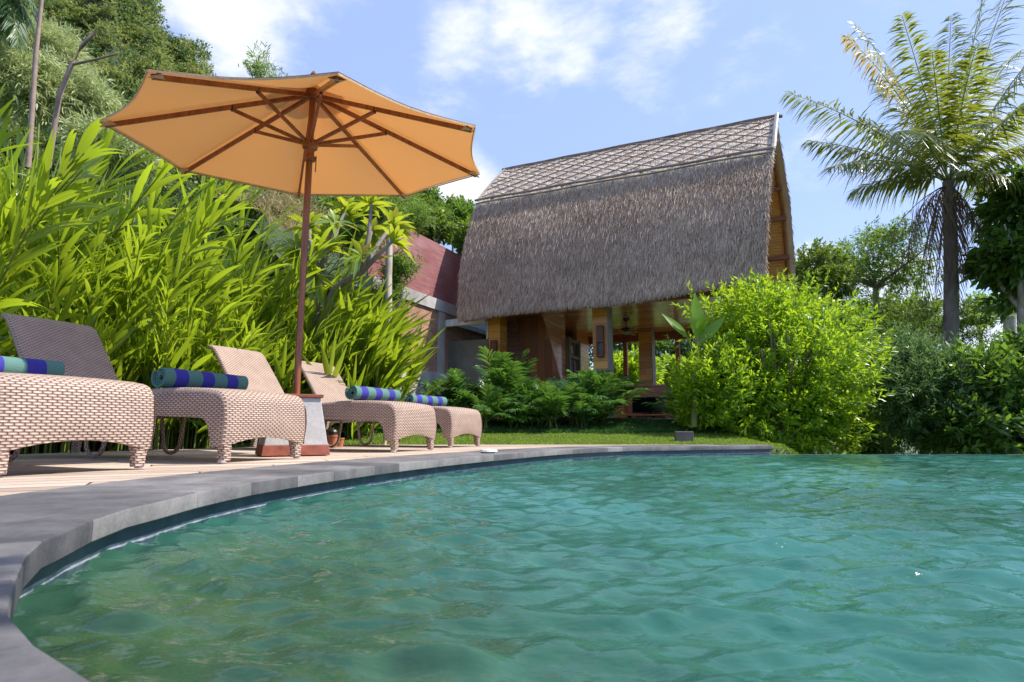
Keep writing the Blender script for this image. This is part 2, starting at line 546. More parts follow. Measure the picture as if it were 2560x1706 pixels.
# deck of weathered boards
t = NT('deck_boards')
s3 = t.sep(t.obj())
q = t.math('DIVIDE', s3[1], .14); row = t.math('FLOOR', q); fr_ = t.math('FRACT', q)
sh = t.math('MULTIPLY', t.math('FRACT', t.math('MULTIPLY', row, .618)), 2.4)
al = t.math('DIVIDE', t.math('ADD', s3[0], sh), 2.4)
wnz = t.add('ShaderNodeTexWhiteNoise', noise_dimensions='2D'); t.l.new(t.comb(row, t.math('FLOOR', al), 0.0), wnz.inputs[0])
gn = t.noise(scale=4, detail=6, rough=.6, scl=(1, 18, 1), dist=.5); stain = t.noise(scale=1.4, detail=4)
gap = t.math('MAXIMUM', t.math('GREATER_THAN', t.math('ABSOLUTE', t.math('SUBTRACT', fr_, .5)), .455), t.math('GREATER_THAN', t.math('ABSOLUTE', t.math('SUBTRACT', t.math('FRACT', al), .5)), .498))
f = t.math('ADD', t.math('ADD', t.math('MULTIPLY', wnz.outputs[0], .35), t.math('MULTIPLY', gn, .45)), t.math('MULTIPLY', stain, .3))
cc = t.ramp(f, [(.3, (.27, .19, .14)), (.5, (.45, .35, .27)), (.8, (.66, .55, .45))])
cc = t.mix(gap, cc, (.05, .03, .02))
deck_m = t.done(t.pbr(cc, .65, t.bump(t.math('SUBTRACT', t.math('MULTIPLY', gn, .35), gap), .6, .006)))
da = R(28)
Mi = Matrix.Rotation(-da, 4, 'Z')
bk2 = offset(cf, lambda t: cop_w(t) + .002)
poly = [p for p in bk2[3:] if True]
poly = [Vector(p) for p in poly] + [Vector((2.2, 7.45, 0)), Vector((.6, 7.5, 0)), Vector((-.9, 7.45, 0)), Vector((-2.05, 7.4, 0)), Vector((-2.9, 6.2, 0)), Vector((-3.5, 5.1, 0)), Vector((-4.2, 3.6, 0)), Vector((-4.6, 2, 0)), Vector((-4.6, -.6, 0)), Vector((-1.5, -.6, 0))]
import bmesh
me = bpy.data.meshes.new('deck'); bmm = bmesh.new()
vs = [bmm.verts.new(Mi @ (p + Vector((0, 0, -.006)))) for p in poly]
fc = bmm.faces.new(vs)
ex = bmesh.ops.extrude_face_region(bmm, geom=[fc])
for v in [g for g in ex['geom'] if isinstance(g, bmesh.types.BMVert)]: v.co.z -= .1
bmesh.ops.triangulate(bmm, faces=[f for f in bmm.faces if len(f.verts) > 4])
bmesh.ops.recalc_face_normals(bmm, faces=bmm.faces)
bmm.to_mesh(me); bmm.free(); me.materials.append(deck_m)
o = bpy.data.objects.new('deck', me); col.objects.link(o); o.rotation_euler = (0, 0, da)
tag(o, kind='structure')

# ground: a lawn sheet plus the land that falls away to the horizon
t = NT('lawn_soil')
n = t.noise(scale=2.2, detail=5)
lawn_m = t.done(t.pbr(t.ramp(n, [(.3, (.04, .075, .015)), (.55, (.085, .14, .02)), (.8, (.15, .20, .03))]), .9, t.bump(t.noise(scale=60, detail=3), .6, .02)))
gx, gy = np.meshgrid(np.arange(-16, 9.01, .25), np.arange(-2, 26.01, .25), indexing='ij')
gz = terrain_h(gx, gy)
cfx = np.array([(p.x, p.y) for p in cf])
def left_of_curve(x, y):
    xb = np.interp(y, cfx[5:, 1], cfx[5:, 0])
    return xb
inpool = (gx > left_of_curve(gx, gy) - .28) & (gy < 7.15)
gz = np.where(inpool, -1.25, gz)
gz = np.where((~inpool) & (gy < 7.45) & (gx < 3.4), np.minimum(gz, -.05), gz)
V = np.stack([gx, gy, gz], -1).reshape(-1, 3); m_ = gx.shape[1]
ii = np.arange(gx.shape[0] - 1)[:, None] * m_; jj = np.arange(m_ - 1)[None]
Fq = np.stack([ii + jj, ii + m_ + jj, ii + m_ + jj + 1, ii + jj + 1], -1).reshape(-1, 4)
tag(np_mesh('lawn', V, Fq, lawn_m), kind='structure')
gm = plain('valley_ground', (.05, .085, .025), .95, 3, .4)
a_ = np.linspace(0, 2 * np.pi, 73)[:-1]; rr_ = np.array([0, 12, 30, 80, 200, 600, 1500, 3500])
V = np.stack([np.outer(rr_, np.cos(a_)), np.outer(rr_, np.sin(a_)), np.repeat((-1.3 - rr_ * .004)[:, None], 72, 1)], -1).reshape(-1, 3)
Fq = np.array([[i*72+j, i*72+(j+1) % 72, (i+1)*72+(j+1) % 72, (i+1)*72+j] for i in range(len(rr_)-1) for j in range(72)])
tag(np_mesh('ground', V, Fq, gm), kind='structure')

# grass blades (nobody could count them)
def grass(name, n, x0, x1, y0, y1, hgt, m, cond=None, wd=.006):
    x = rng.uniform(x0, x1, n); y = y0 + (y1 - y0) * rng.random(n) ** 1.3
    k = terrain_h(x, y) > -.3
    if cond is not None: k &= cond(x, y)
    x, y = x[k], y[k]; n = len(x)
    P = np.stack([x, y, terrain_h(x, y) - .01], -1)
    D = nrm(np.stack([rng.normal(0, .45, n), rng.normal(0, .45, n), np.ones(n)], -1))
    N = rdir(n)
    hh = hgt * rng.uniform(.5, 1.5, n)
    V, Fq = leaves(P, D, N, hh, wd * rng.uniform(.7, 1.6, n), seg=2, droop=.25)
    o = np_mesh(name, V, Fq, m); return tag(o, kind='stuff')
grass_m = leaf_mat('grass_blade', (.10, .19, .02), (.24, .34, .03), (.42, .55, .04), .35, .6)
cover_m = leaf_mat('cover_leaf', (.02, .075, .015), (.05, .15, .02), (.14, .30, .03), .3, .5)
g_ = grass('grass', 90000, -2.4, 3.9, 7.2, 9.6, .035, grass_m, lambda x, y: ~((y < 7.46) & (x > -2.1) & (x < 2.4)), .007)
tag(g_, 'short bright green lawn grass beyond the deck', 'grass')
g_ = grass('ground_cover', 70000, -2.6, 4.3, 8.9, 11.6, .07, cover_m, None, .013)
tag(g_, 'low dark green ground cover on the bank below the villa', 'ground cover')

# ================================================================== LOUNGERS
t = NT('wicker_weave')
s2 = t.sep(t.uv())
rowh, bw = .0120, .038
qv = t.math('DIVIDE', s2[1], rowh); rw = t.math('FLOOR', qv)
uu = t.math('ADD', t.math('DIVIDE', s2[0], bw), t.math('MULTIPLY', t.math('MODULO', rw, 2.0), .5))
bu = t.math('POWER', t.math('ABSOLUTE', t.math('SINE', t.math('MULTIPLY', uu, math.pi))), .55)
bv = t.math('POWER', t.math('ABSOLUTE', t.math('SINE', t.math('MULTIPLY', qv, math.pi))), .4)
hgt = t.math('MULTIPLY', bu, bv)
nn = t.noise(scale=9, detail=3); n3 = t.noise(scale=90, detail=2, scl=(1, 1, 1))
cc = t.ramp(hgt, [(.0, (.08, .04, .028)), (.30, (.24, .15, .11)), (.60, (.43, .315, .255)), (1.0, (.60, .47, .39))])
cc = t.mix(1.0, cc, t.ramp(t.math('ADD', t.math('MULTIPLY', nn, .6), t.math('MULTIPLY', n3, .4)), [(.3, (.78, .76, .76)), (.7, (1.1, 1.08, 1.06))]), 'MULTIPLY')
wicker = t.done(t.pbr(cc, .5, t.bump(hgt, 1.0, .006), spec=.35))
foot_m = plain('pale_foot_plastic', (.5, .45, .42), .5)
W = .65
def sweep(prof, w, crown=.008, r=.028, n=10):
    """top skin: prof list of (s, z); returns rows with rounded sides, uv in metres"""
    prof = [Vector((p[0], 0, p[1])) for p in prof]
    L = [0.0]
    for i in range(1, len(prof)): L.append(L[-1] + (prof[i] - prof[i-1]).length)
    cols = []
    for a in (90, 60, 30): cols.append((-(w/2 - r) - r * math.sin(R(a)), r * (1 - math.cos(R(a)))))
    for k in range(n + 1):
        yy = (-1 + 2 * k / n) * (w/2 - r); cols.append((yy, -crown * (1 - (yy / (w/2)) ** 2)))
    for a in (30, 60, 90): cols.append(((w/2 - r) + r * math.sin(R(a)), r * (1 - math.cos(R(a)))))
    P, U = [], []
    for i, p in enumerate(prof):
        t_ = (prof[min(i+1, len(prof)-1)] - prof[max(i-1, 0)]).normalized()
        nv = Vector((-t_.z, 0, t_.x))  # outward (up/front)
        P.append([(p.x - nv.x * d, y, p.z - nv.z * d) for y, d in cols])
        U.append([(y * 1.04, L[i]) for y, d in cols])
    return P, U, L
def make_lounger(flat=False, back_ang=48, back_len=.92):
    root = empty('sun_lounger', (0, 0, 0))
    # side profile of the seat skin, foot end first
    prof = []
    for k in range(7):  # front apron, slightly bulged
        z = .125 + (.315 - .125) * k / 6; prof.append((-.012 * math.sin(math.pi * k / 6) , z))
    for k in range(1, 9):
        a = R(90 * k / 8); prof.append((.085 * (1 - math.cos(a)), .315 + .085 * math.sin(a)))
    for k in range(1, 25):
        s_ = .085 + (1.62 - .085) * k / 24; prof.append((s_, .40 + .022 * math.sin(math.pi * min(1, s_ / .9)) - .012 * math.sin(math.pi * max(0, (s_ - .9) / .8))))
    P, U, L = sweep(prof, W)
    mb = MB()
    # arch the lower edge of the front apron: pull the first rows up in the middle
    P = [list(map(list, r_)) for r_ in P]
    for i in range(7):
        for j in range(len(P[i])):
            y = P[i][j][1]; arch = .046 * (1 - min(1, abs(y) / (W/2 - .035)) ** 2.2)
            z0 = .088 + arch + .0; f_ = i / 6
            P[i][j][2] = z0 + (.315 - z0) * f_; U[i][j] = (U[i][j][0], P[i][j][2] - .125)
    mb.grid(P, U, flip=True)
    inner = [[(p[0] + .022, p[1] * .965, p[2] - (.022 if i > 12 else 0)) for p in r_] for i, r_ in enumerate(P)]
    mb.grid(inner, U)
    mb.grid([P[0], inner[0]], [U[0], U[0]])
    # side aprons
    def zbot(s_):
        if s_ < .085: return .088
        if s_ < .17: return .088 + (.245 - .088) * math.sin(R(90 * max(0, s_ - .08) / .09)) ** .7
        return .245 + .02 * math.sin(math.pi * min(1, (s_ - .17) / 1.45))
    for sg in (-1, 1):
        rows, uvs = [], []
        N_ = 60
        for k in range(N_ + 1):
            s_ = .004 + 1.60 * k / N_
            # top at s
            zt_ = None
            for a, b in zip(prof[6:-1], prof[7:]):
                if a[0] <= s_ <= b[0] and b[0] > a[0]:
                    zt_ = a[1] + (b[1] - a[1]) * (s_ - a[0]) / (b[0] - a[0]); break
            if zt_ is None: zt_ = .315 if s_ < .05 else prof[-1][1]
            zt_ = max(.1, zt_ - .026)
            zb_ = min(zbot(s_), zt_ - .02)
            rows.append([(s_ - (.012 * math.sin(math.pi * max(0, min(1, (zb_ + (zt_ - zb_) * j / 6 - .125) / .19))) if s_ < .02 else 0), sg * W / 2, zb_ + (zt_ - zb_) * j / 6) for j in range(7)])
            uvs.append([(s_, zb_ + (zt_ - zb_) * j / 6) for j in range(7)])
        mb.grid(rows, uvs, flip=(sg > 0))
        rows2 = [[(p[0], p[1] - sg * .022, p[2]) for p in r_] for r_ in rows]
        mb.grid(rows2, uvs, flip=(sg < 0))
        mb.grid([[r_[0] for r_ in rows], [r_[0] for r_ in rows2]], [[u_[0] for u_ in uvs]] * 2, flip=(sg < 0))
    # under beam
    mb.box(.03, 1.6, -W/2 + .03, W/2 - .03, .345, .375)
    mb.build('seat', wicker, root, smooth=True, angle=50)
    # legs: tapered, square-ish with woven skin
    def leg(x, y, zt_, w0, w1, sx=1):
        m = MB(); rows, uv = [], []
        n_ = 16
        for i in range(6):
            f_ = i / 5; w_ = w0 + (w1 - w0) * (1 - (1 - f_) ** 1.6) ; z = zt_ + (.008 - zt_) * f_
            rr, uu_ = [], []
            for k in range(n_ + 1):
                a = 2 * math.pi * k / n_
                cx = math.copysign(abs(math.cos(a)) ** .55, math.cos(a)); cy = math.copysign(abs(math.sin(a)) ** .55, math.sin(a))
                rr.append((x + sx * (w0 - w_) * -.5 + cx * w_ / 2, y * (1 + 0) - math.copysign((w0 - w_) * -.25, y) + cy * w_ / 2, z)); uu_.append((w_ * 3.2 * k / n_, z))
            rows.append(rr); uv.append(uu_)
        m.grid(rows, uv, flip=True)
        o = m.build('leg', wicker, root, smooth=True, angle=70)
        f2 = MB(); f2.lathe([(0, 0), (w1 * .46, 0), (w1 * .46, .012), (0, .012)], (x + sx * (w0 - w1) * -.5, y + math.copysign((w0 - w1) * .25, y), 0), 14)
        f2.build('foot', foot_m, o)
    for sg in (-1, 1):
        leg(.042, sg * (W/2 - .043), .135, .082, .052)
        leg(2.12, sg * (W/2 - .08), .20, .075, .05, -1)
    # U shaped support loops under the middle
    for sg in (-1, 1):
        pts = [(1.02 + .0, sg * (W/2 - .06), .30)]
        for k in range(13):
            a = math.pi + math.pi * k / 12
            pts.append((1.14 + .085 * math.cos(a), sg * (W/2 - .06), .10 + .085 * math.sin(a) * 1.0))
        pts.append((1.26, sg * (W/2 - .06), .30))
        m = MB(); m.tube(pts, .013, 8); m.build('support_loop', wicker, root, smooth=True)
    # rear frame: rails and head apron with an arch
    m = MB()
    for sg in (-1, 1): m.box(1.58, 2.16, sg * (W/2 - .05) - .02, sg * (W/2 - .05) + .02, .27, .31)
    rows, uvs = [], []
    for j in range(15):
        y = -W/2 + .06 + (W - .12) * j / 14; zb_ = .15 + .055 * (1 - (abs(y) / (W/2 - .06)) ** 2.2)
        rows.append([(2.15, y, zb_ + (.33 - zb_) * k / 5) for k in range(6)]); uvs.append([(y, zb_ + (.33 - zb_) * k / 5) for k in range(6)])
    m.grid(rows, uvs); m.grid([[(p[0] - .02, p[1], p[2]) for p in r_] for r_ in rows], uvs, flip=True)
    m.grid([[r_[0] for r_ in rows], [(r_[0][0] - .02, r_[0][1], r_[0][2]) for r_ in rows]], [[u_[0] for u_ in uvs]] * 2)
    m.build('head_frame', wicker, root, smooth=True, angle=50)
    # backrest
    prof = []
    if flat:
        for k in range(14): prof.append((1.63 + .75 * k / 13, .395 - .0 * k))
    else:
        x, z, a = 1.62, .40, R(18)
        n_ = 26; ds = back_len / n_
        for k in range(n_ + 1):
            prof.append((x, z)); f_ = k / n_
            if f_ < .22: ang = 18 + (back_ang + 6 - 18) * f_ / .22
            elif f_ < .78: ang = back_ang + 6 - 4 * (f_ - .22)
            else: ang = back_ang + 4 - (back_ang + 30) * ((f_ - .78) / .22) ** 1.3
            x += ds * math.cos(R(ang)); z += ds * math.sin(R(ang))
    P, U, L = sweep(prof, W - .01, crown=.004, r=.02)
    # narrow slightly towards the top and round the top corners
    for i, r_ in enumerate(P):
        f_ = L[i] / L[-1]; k_ = 1 - .03 * f_ - (.05 * max(0, (f_ - .93) / .07) ** 2)
        P[i] = [(p[0], p[1] * k_, p[2]) for p in r_]
    m = MB(); m.grid(P, U, flip=True)
    back_ = []
    for i, r_ in enumerate(P):
        t_ = (Vector(P[min(i+1, len(P)-1)][7]) - Vector(P[max(i-1, 0)][7])).normalized(); nv = Vector((-t_.z, 0, t_.x))
        back_.append([(p[0] - nv.x * (.034 if 2 < j < len(r_) - 3 else .012), p[1], p[2] - nv.z * (.034 if 2 < j < len(r_) - 3 else .012)) for j, p in enumerate(r_)])
    m.grid(back_, U)
    m.grid([[r_[0] for r_ in P], [r_[0] for r_ in back_]], [[(0, l) for l in L], [(.02, l) for l in L]])
    m.grid([[r_[-1] for r_ in P], [r_[-1] for r_ in back_]], [[(0, l) for l in L], [(.02, l) for l in L]], flip=True)
    m.grid([P[-1], back_[-1]], [U[-1], U[-1]], flip=True); m.grid([P[0], back_[0]], [U[0], U[0]])
    m.build('backrest', wicker, root, smooth=True, angle=60)
    # prop behind the backrest
    if not flat:
        m = MB(); mid = Vector((prof[14][0], 0, prof[14][1] - .03))
        for sg in (-1, 1): m.tube([(mid.x, sg * .2, mid.z), (mid.x + .17, sg * .2, .31)], .011, 8)
        m.tube([(mid.x + .17, -.2, .31), (mid.x + .17, .2, .31)], .011, 8)
        m.build('prop', wicker, root, smooth=True)
    return root
UA = math.atan2(.44, -.9)
uvec = Vector((math.cos(UA), math.sin(UA), 0))
vvec = Vector((-uvec.y, uvec.x, 0))     # local +Y, towards the near-left
def on_lounger(px, d):                   # front right corner given by pixel column and depth
    fr_ = Vector(((px - 1280) / F * d, d, 0)); return fr_ + vvec * (W / 2)
L1 = make_lounger(back_ang=48, back_len=.92)
tag(L1, 'largest wicker sun lounger, its broad woven foot end cut by the left edge', 'sun lounger', 'wicker sun loungers on the deck')
L1.location = on_lounger(395, 2.92)
L2 = copy_tree(L1); L2.location = on_lounger(775, 3.92)
tag(L2, 'wicker sun lounger standing directly in front of the concrete umbrella plinth, shaded backrest raised', 'sun lounger', 'wicker sun loungers on the deck')
L3 = copy_tree(L1); L3.location = on_lounger(1095, 5.5)
tag(L3, 'wicker sun lounger right behind the umbrella plinth, with its sunlit backrest left of the pole', 'sun lounger', 'wicker sun loungers on the deck')
L4 = copy_tree(L1); L4.location = on_lounger(1205, 6.75)
tag(L4, 'wicker sun lounger farthest along the deck, smallest foot end beside the lawn', 'sun lounger', 'wicker sun loungers on the deck')
for o, a in ((L1, UA), (L2, UA + R(3.5)), (L3, UA + R(2)), (L4, UA)): o.rotation_euler = (0, 0, a)

# rolled towels
def towel_mat():
    t = NT('striped_towel'); s_ = t.sep(t.obj())
    q = t.math('FRACT', t.math('ADD', t.math('DIVIDE', s_[1], .19), .18))
    n = t.noise(scale=160, detail=3); n2 = t.noise(scale=14, detail=3)
    st = t.math('LESS_THAN', q, .47)
    c1 = t.mix(n2, (.085, .18, .155), (.12, .24, .20)); c2 = t.mix(n2, (.045, .04, .25), (.065, .055, .34))
    c = t.mix(st, c1, c2)
    return t.done(t.pbr(c, .95, t.bump(n, .7, .004), spec=.1))
tm = towel_mat()
def make_towel():
    root = MB(); n = 300
    # spiral section swept along local Y
    rows = []
    T = 3.1 * 2 * math.pi
    sp = []
    for k in range(100):
        a = T * k / 99; r_ = .022 + .051 * (a / T) ; sp.append((r_ * math.cos(a), r_ * math.sin(a) * .95))
    Ys = np.linspace(-.31, .31, 15)
    P = []
    for i, (x, z) in enumerate(sp):
        P.append([(x * (1 + .012 * math.sin(9 * y + 1)), y + .006 * math.sin(i * .16) + (.012 if abs(y) > .3 and i < 70 else 0) * -np.sign(y), z * (1 + .02 * math.sin(7 * y))) for y in Ys])
    root.grid(P)
    th = [(x * (1 - .011 / max(.012, math.hypot(x, z))), z * (1 - .011 / max(.012, math.hypot(x, z)))) for x, z in sp]
    P2 = [[(a[0], P[i][j][1], a[1]) for j in range(len(Ys))] for i, a in enumerate(th)]
    root.grid(P2, flip=True)
    for j in (0, -1): root.grid([[r_[j] for r_ in P], [r_[j] for r_ in P2]], flip=(j == 0))
    root.grid([P[-1], P2[-1]])
    o = root.build('rolled_towel', tm, smooth=True, angle=60); return o
tw = make_towel()
tw_l = ['sunlit striped rolled towel at the left edge of the photo, on the nearest lounger', 'blue and green rolled towel lying in the umbrella shade on the lounger before the plinth',
        'brightly lit blue and green rolled towel right of the sunlit backrest, on the third lounger', 'blue and green rolled towel on the farthest lounger, smallest and next to the palms']
for i, (Lg, s_, dv, rz) in enumerate(((L1, .84, .0, 0), (L2, .60, .0, R(3)), (L3, .46, 0, 0), (L4, .52, 0, R(-3)))):
    o = tw if i == 0 else copy_tree(tw)
    p = Lg.location + uvec * s_ + vvec * dv
    o.location = (p.x, p.y, .425 + .070); o.rotation_euler = (0, 0, UA + rz)
    tag(o, tw_l[i], 'towel', 'rolled striped towels on the loungers')

# ================================================================== UMBRELLA
wood_red = NT('oiled_red_wood'); t = wood_red
n = t.noise(scale=6, detail=5, scl=(6, 6, .6)); wood_red = t.done(t.pbr(t.ramp(n, [(.3, (.16, .045, .018)), (.7, (.33, .10, .035))]), .38, t.bump(n, .2, .003), coat=.3))
t = NT('canvas'); n = t.noise(scale=260, detail=2); n2 = t.noise(scale=2, detail=3)
cc = t.mix(n2, (.70, .54, .35), (.78, .62, .42))
p_ = t.pbr(cc, .85, t.bump(n, .25, .002), spec=.2); tr = t.add('ShaderNodeBsdfTranslucent'); tr.inputs[0].default_value = (.92, .60, .29, 1)
mx = t.add('ShaderNodeMixShader'); mx.inputs[0].default_value = .45
t.l.new(p_, mx.inputs[1]); t.l.new(tr.outputs[0], mx.inputs[2]); canvas_m = t.done(mx.outputs[0])
hem_m = plain('canvas_hem', (.50, .37, .25), .9, 60)
metal_dk = plain('dark_metal', (.05, .035, .03), .4, metal=.6)
PB = Vector((-1.60, 4.40, 0))           # plinth centre
um = empty('patio_umbrella', (PB.x, PB.y, 0))
tag(um, 'open octagonal beige canvas umbrella on a red wooden pole rising from the plinth', 'umbrella')
C0 = Vector((-1.534, 4.362, 2.299)) - um.location
nrmU = Vector((.003, -.119, .993)).normalized()
Rr, rot = 1.377, 3.562
tips = []
for k in range(8):
    a = rot - k * math.pi / 4; x, y = Rr * math.cos(a), Rr * math.sin(a)
    tips.append(C0 + Vector((x, y, -.003 * x + .119 * y)))
apex = Vector((C0.x - .01, C0.y - .03, C0.z + .36))
tp = (at(783, 225, 4.30) - um.location)
apex = Vector((tp.x, tp.y, max(tp.z, 2.55)))
# pole
mb = MB(); pb = Vector((0.0, -.02, .41)); pole_b = at(741, 985, 4.38) - um.location
mb.tube([(pole_b.x, pole_b.y, .40), apex - Vector((0, 0, .03))], .0245, 16); mb.build('pole', wood_red, um, smooth=True)
hub2 = pole_b.lerp(apex, .0); 
def onpole(z): 
    f_ = (z - .40) / (apex.z - .40); return Vector((pole_b.x, pole_b.y, .40)).lerp(apex, f_)
hz = (at(774, 365, 4.33) - um.location).z
hb = onpole(hz)
mb = MB(); mb.lathe([(.026, -.13), (.045, -.125), (.048, -.10), (.034, -.085), (.034, -.045), (.055, -.03), (.06, 0), (.055, .03), (.026, .035)], hb, 18); mb.build('runner', wood_red, um, smooth=True)
mb = MB(); mb.lathe([(.026, -.07), (.05, -.06), (.056, -.03), (.05, 0), (.02, .01)], apex - Vector((0, 0, .01)), 18); mb.build('hub', wood_red, um, smooth=True)
mb = MB(); mb.tube([hb + Vector((.05, 0, -.09)), hb + Vector((.055, -.01, -.16)), hb + Vector((.05, .0, -.22))], .004, 6); mb.build('cord', metal_dk, um)
mb = MB(); fin = apex + Vector((0, 0, .11)); mb.lathe([(.0, .09), (.018, .075), (.03, .05), (.018, .03), (.022, 0), (.03, -.05)], fin - Vector((0, 0, .04)), 14); mb.build('finial', wood_red, um, smooth=True)
def bar(m, a, b, w, h):
    a, b = Vector(a), Vector(b); d = (b - a).normalized(); s_ = d.cross(Vector((0, 0, 1))).normalized(); u_ = s_.cross(d)
    v = [p + s_ * x * w / 2 + u_ * y * h / 2 for p in (a, b) for x, y in ((-1, -1), (1, -1), (1, 1), (-1, 1))]
    m.raw(v, [(0, 1, 2, 3), (7, 6, 5, 4), (0, 4, 5, 1), (1, 5, 6, 2), (2, 6, 7, 3), (3, 7, 4, 0)])
RIBS = []
for k, tpt in enumerate(tips):
    a = apex + (tpt - apex).normalized() * .04 + Vector((0, 0, -.045)); b = a.lerp(tpt + Vector((0, 0, -.03)), .975)
    m = MB(); bar(m, a, b, .020, .032); rb = m.build('rib', wood_red, um, bevel=.003); RIBS.append(rb)
    j = a.lerp(b, .40) - Vector((0, 0, .02))
    m = MB(); d_ = (j - hb).normalized(); bar(m, hb + d_ * .04, j, .018, .026); st = m.build('strut', wood_red, um, bevel=.003)
    m = MB(); m.tube([j + Vector((0, 0, -.012)), j + Vector((0, 0, .03))], .012, 8); m.build('hinge', metal_dk, st)
# canopy: 8 panels with sagging hems
mb = MB(); ct = apex + Vector((0, 0, .02)); hem = MB()
NR, NA = 14, 10
for k in range(8):
    a, b = tips[k] + Vector((0, 0, .012)), tips[(k+1) % 8] + Vector((0, 0, .012))
    P = []
    for i in range(NR + 1):
        f_ = i / NR; row_ = []
        for j in range(NA + 1):
            g = j / NA; e_ = a.lerp(b, g); p = ct.lerp(e_, f_)
            s_ = math.sin(math.pi * g)
            inw = (C0 - e_); inw.z = 0; inw.normalize()
            p = p + inw * (.045 * s_ * f_ ** 2) + Vector((0, 0, -.035 * s_ * math.sin(math.pi * min(1, f_ * .95)) - .012 * s_ * f_))
            row_.append(p)
        P.append(row_)
    mb.grid(P, flip=False)
    mb.grid([[p + Vector((0, 0, .003)) for p in r_] for r_ in P], flip=True)
    hem.grid([[p + Vector((0, 0, -.002)) + (p - P[-2][j]) * .0 for j, p in enumerate(P[-1])], [p + Vector((0, 0, -.014)) for p in P[-1]]])
    hem.grid([[p + Vector((0, 0, .001)) + (ct - p).normalized() * .012 for p in P[-1]], [p + Vector((0, 0, .004)) for p in P[-1]]])
    tpv = tips[k]; dd = (ct - tpv).normalized(); e1 = (P[-1][2] - P[-1][0]).normalized()
    Pm = tips[(k-1) % 8]; e2 = (Pm - tpv).normalized()
    pk = MB(); pk.raw([tpv + Vector((0, 0, -.036)), tpv + e1 * .06 + dd*.03 + Vector((0, 0, -.012)), tpv + dd * .13 + Vector((0, 0, -.052)), tpv + e2 * .06 + dd*.03 + Vector((0, 0, -.012)), tpv + dd * .07 + Vector((0, 0, .0))], [(0, 1, 2), (0, 2, 3), (1, 4, 2), (2, 4, 3)]); pk.build('rib_pocket', hem_m, RIBS[k])
pass
cn = mb.build('canopy', canvas_m, um, smooth='all')
hem.build('hem', hem_m, cn)
# vent cap
mb = MB(); vt = ct + Vector((0, 0, .05)); P = []
for f_ in (0, .5, 1):
    P.append([vt.lerp(ct.lerp(tips[k % 8], .22) + Vector((0, 0, .05)), f_) for k in range(9)])
mb.grid(P); mb.build('vent_cap', canvas_m, um)

# plinth
pl = empty('umbrella_plinth', (PB.x, PB.y, 0), R(-4))
tag(pl, 'tapered concrete umbrella plinth with red painted base band and red top slab', 'plinth')
pl.location = (-1.60, 4.43, 0)
pl.rotation_euler = (0, 0, R(28))
def frust(m, h0, h1, r0, r1):
    v = [(x * r0, y * r0, h0) for x, y in ((-1,-1),(1,-1),(1,1),(-1,1))] + [(x * r1, y * r1, h1) for x, y in ((-1,-1),(1,-1),(1,1),(-1,1))]
    return m.raw(v, [(0,3,2,1),(4,5,6,7),(0,1,5,4),(1,2,6,5),(2,3,7,6),(3,0,4,7)])
red_paint = plain('worn_red_paint', (.26, .07, .04), .6, 14, .35)
m = MB(); frust(m, .0695, .405, .212, .158); m.build('column', plinth_m, pl, bevel=.004)
m = MB(); frust(m, .001, .07, .228, .218); m.build('base_band', red_paint, pl, bevel=.003)
m = MB(); m.box(-.175, .175, -.175, .175, .406, .43); m.build('top_slab', red_paint, pl, bevel=.004)

# terracotta pots with liners, by the hedge behind the plinth
terra = plain('terracotta', (.42, .15, .07), .8, 12, .2)
liner_m = plain('dark_liner', (.03, .03, .03), .35)
def pot(px, py, Y, r, h, label, liner):
    p = ground(px, py); p = Vector(((px - 1280) / F * Y, Y, 0))
    root = empty('terracotta_pot', p); tag(root, label, 'pot')
    m = MB(); m.lathe([(0, 0), (r * .8, 0), (r, h * .82), (r * 1.12, h * .84), (r * 1.12, h), (r * .95, h), (r * .9, h * .9), (0, h * .88)], (0, 0, 0), 24); m.build('body', terra, root, smooth=True, angle=30)
    if liner:
        m = MB(); m.lathe([(r * .9, h * .95), (r * 1.0, h * 1.25), (r * .8, h * 1.4), (r * .3, h * 1.35), (0, h * 1.38)], (0, 0, 0), 11); m.build('liner', liner_m, root)
pot(838, 1110, 6.15, .048, .125, 'orange terracotta pot with a dark liner beside the plinth', True)
pot(856, 1110, 6.45, .04, .09, 'small pale terracotta pot half hidden behind the orange one', False)

# ================================================================== VILLA
PH = .43
O3 = at(1940, 293, 12.0); O3.z = 0
villa = empty('thatched_villa', O3, -PH)
tag(villa, 'tall thatched villa with steep straw roof and open wooden terrace above the lawn', 'villa')
XL = Vector((math.cos(PH), -math.sin(PH), 0)); YL = Vector((math.sin(PH), math.cos(PH), 0))
def hl(px, py, yl):
    r = ray(px, py); o = Vector((0, 0, HC)) - O3
    k = (yl - o.dot(YL)) / r.dot(YL); P = o + r * k
    return Vector((P.dot(XL), P.dot(YL), P.z))
def hw(x, y, z=0): return O3 + XL * x + YL * y + Vector((0, 0, z))

def thatch_mat(name, stops):
    t = NT(name)
    g = t.add('ShaderNodeNewGeometry')
    n = t.noise(scale=1.6, detail=5, scl=(.5, .5, 1.6)); n2 = t.noise(scale=5, detail=4, scl=(9, 9, 1.2))
    f = t.math('ADD', t.math('MULTIPLY', g.outputs['Random Per Island'], .5), t.math('ADD', t.math('MULTIPLY', n, .4), t.math('MULTIPLY', n2, .2)))
    return t.done(t.pbr(t.ramp(f, stops), .9, t.bump(n2, .5, .02), spec=.15))
thatch_m = thatch_mat('old_thatch', [(.15, (.13, .08, .045)), (.42, (.39, .27, .19)), (.68, (.60, .45, .33)), (.95, (.78, .62, .47))])
cap_m = thatch_mat('sunlit_tone_thatch', [(.15, (.42, .32, .24)), (.38, (.74, .62, .50)), (.65, (.84, .74, .62)), (.95, (.90, .82, .71))])  # upper slope straw: sunlight put into a paler colour
t = NT('thatch_layers')
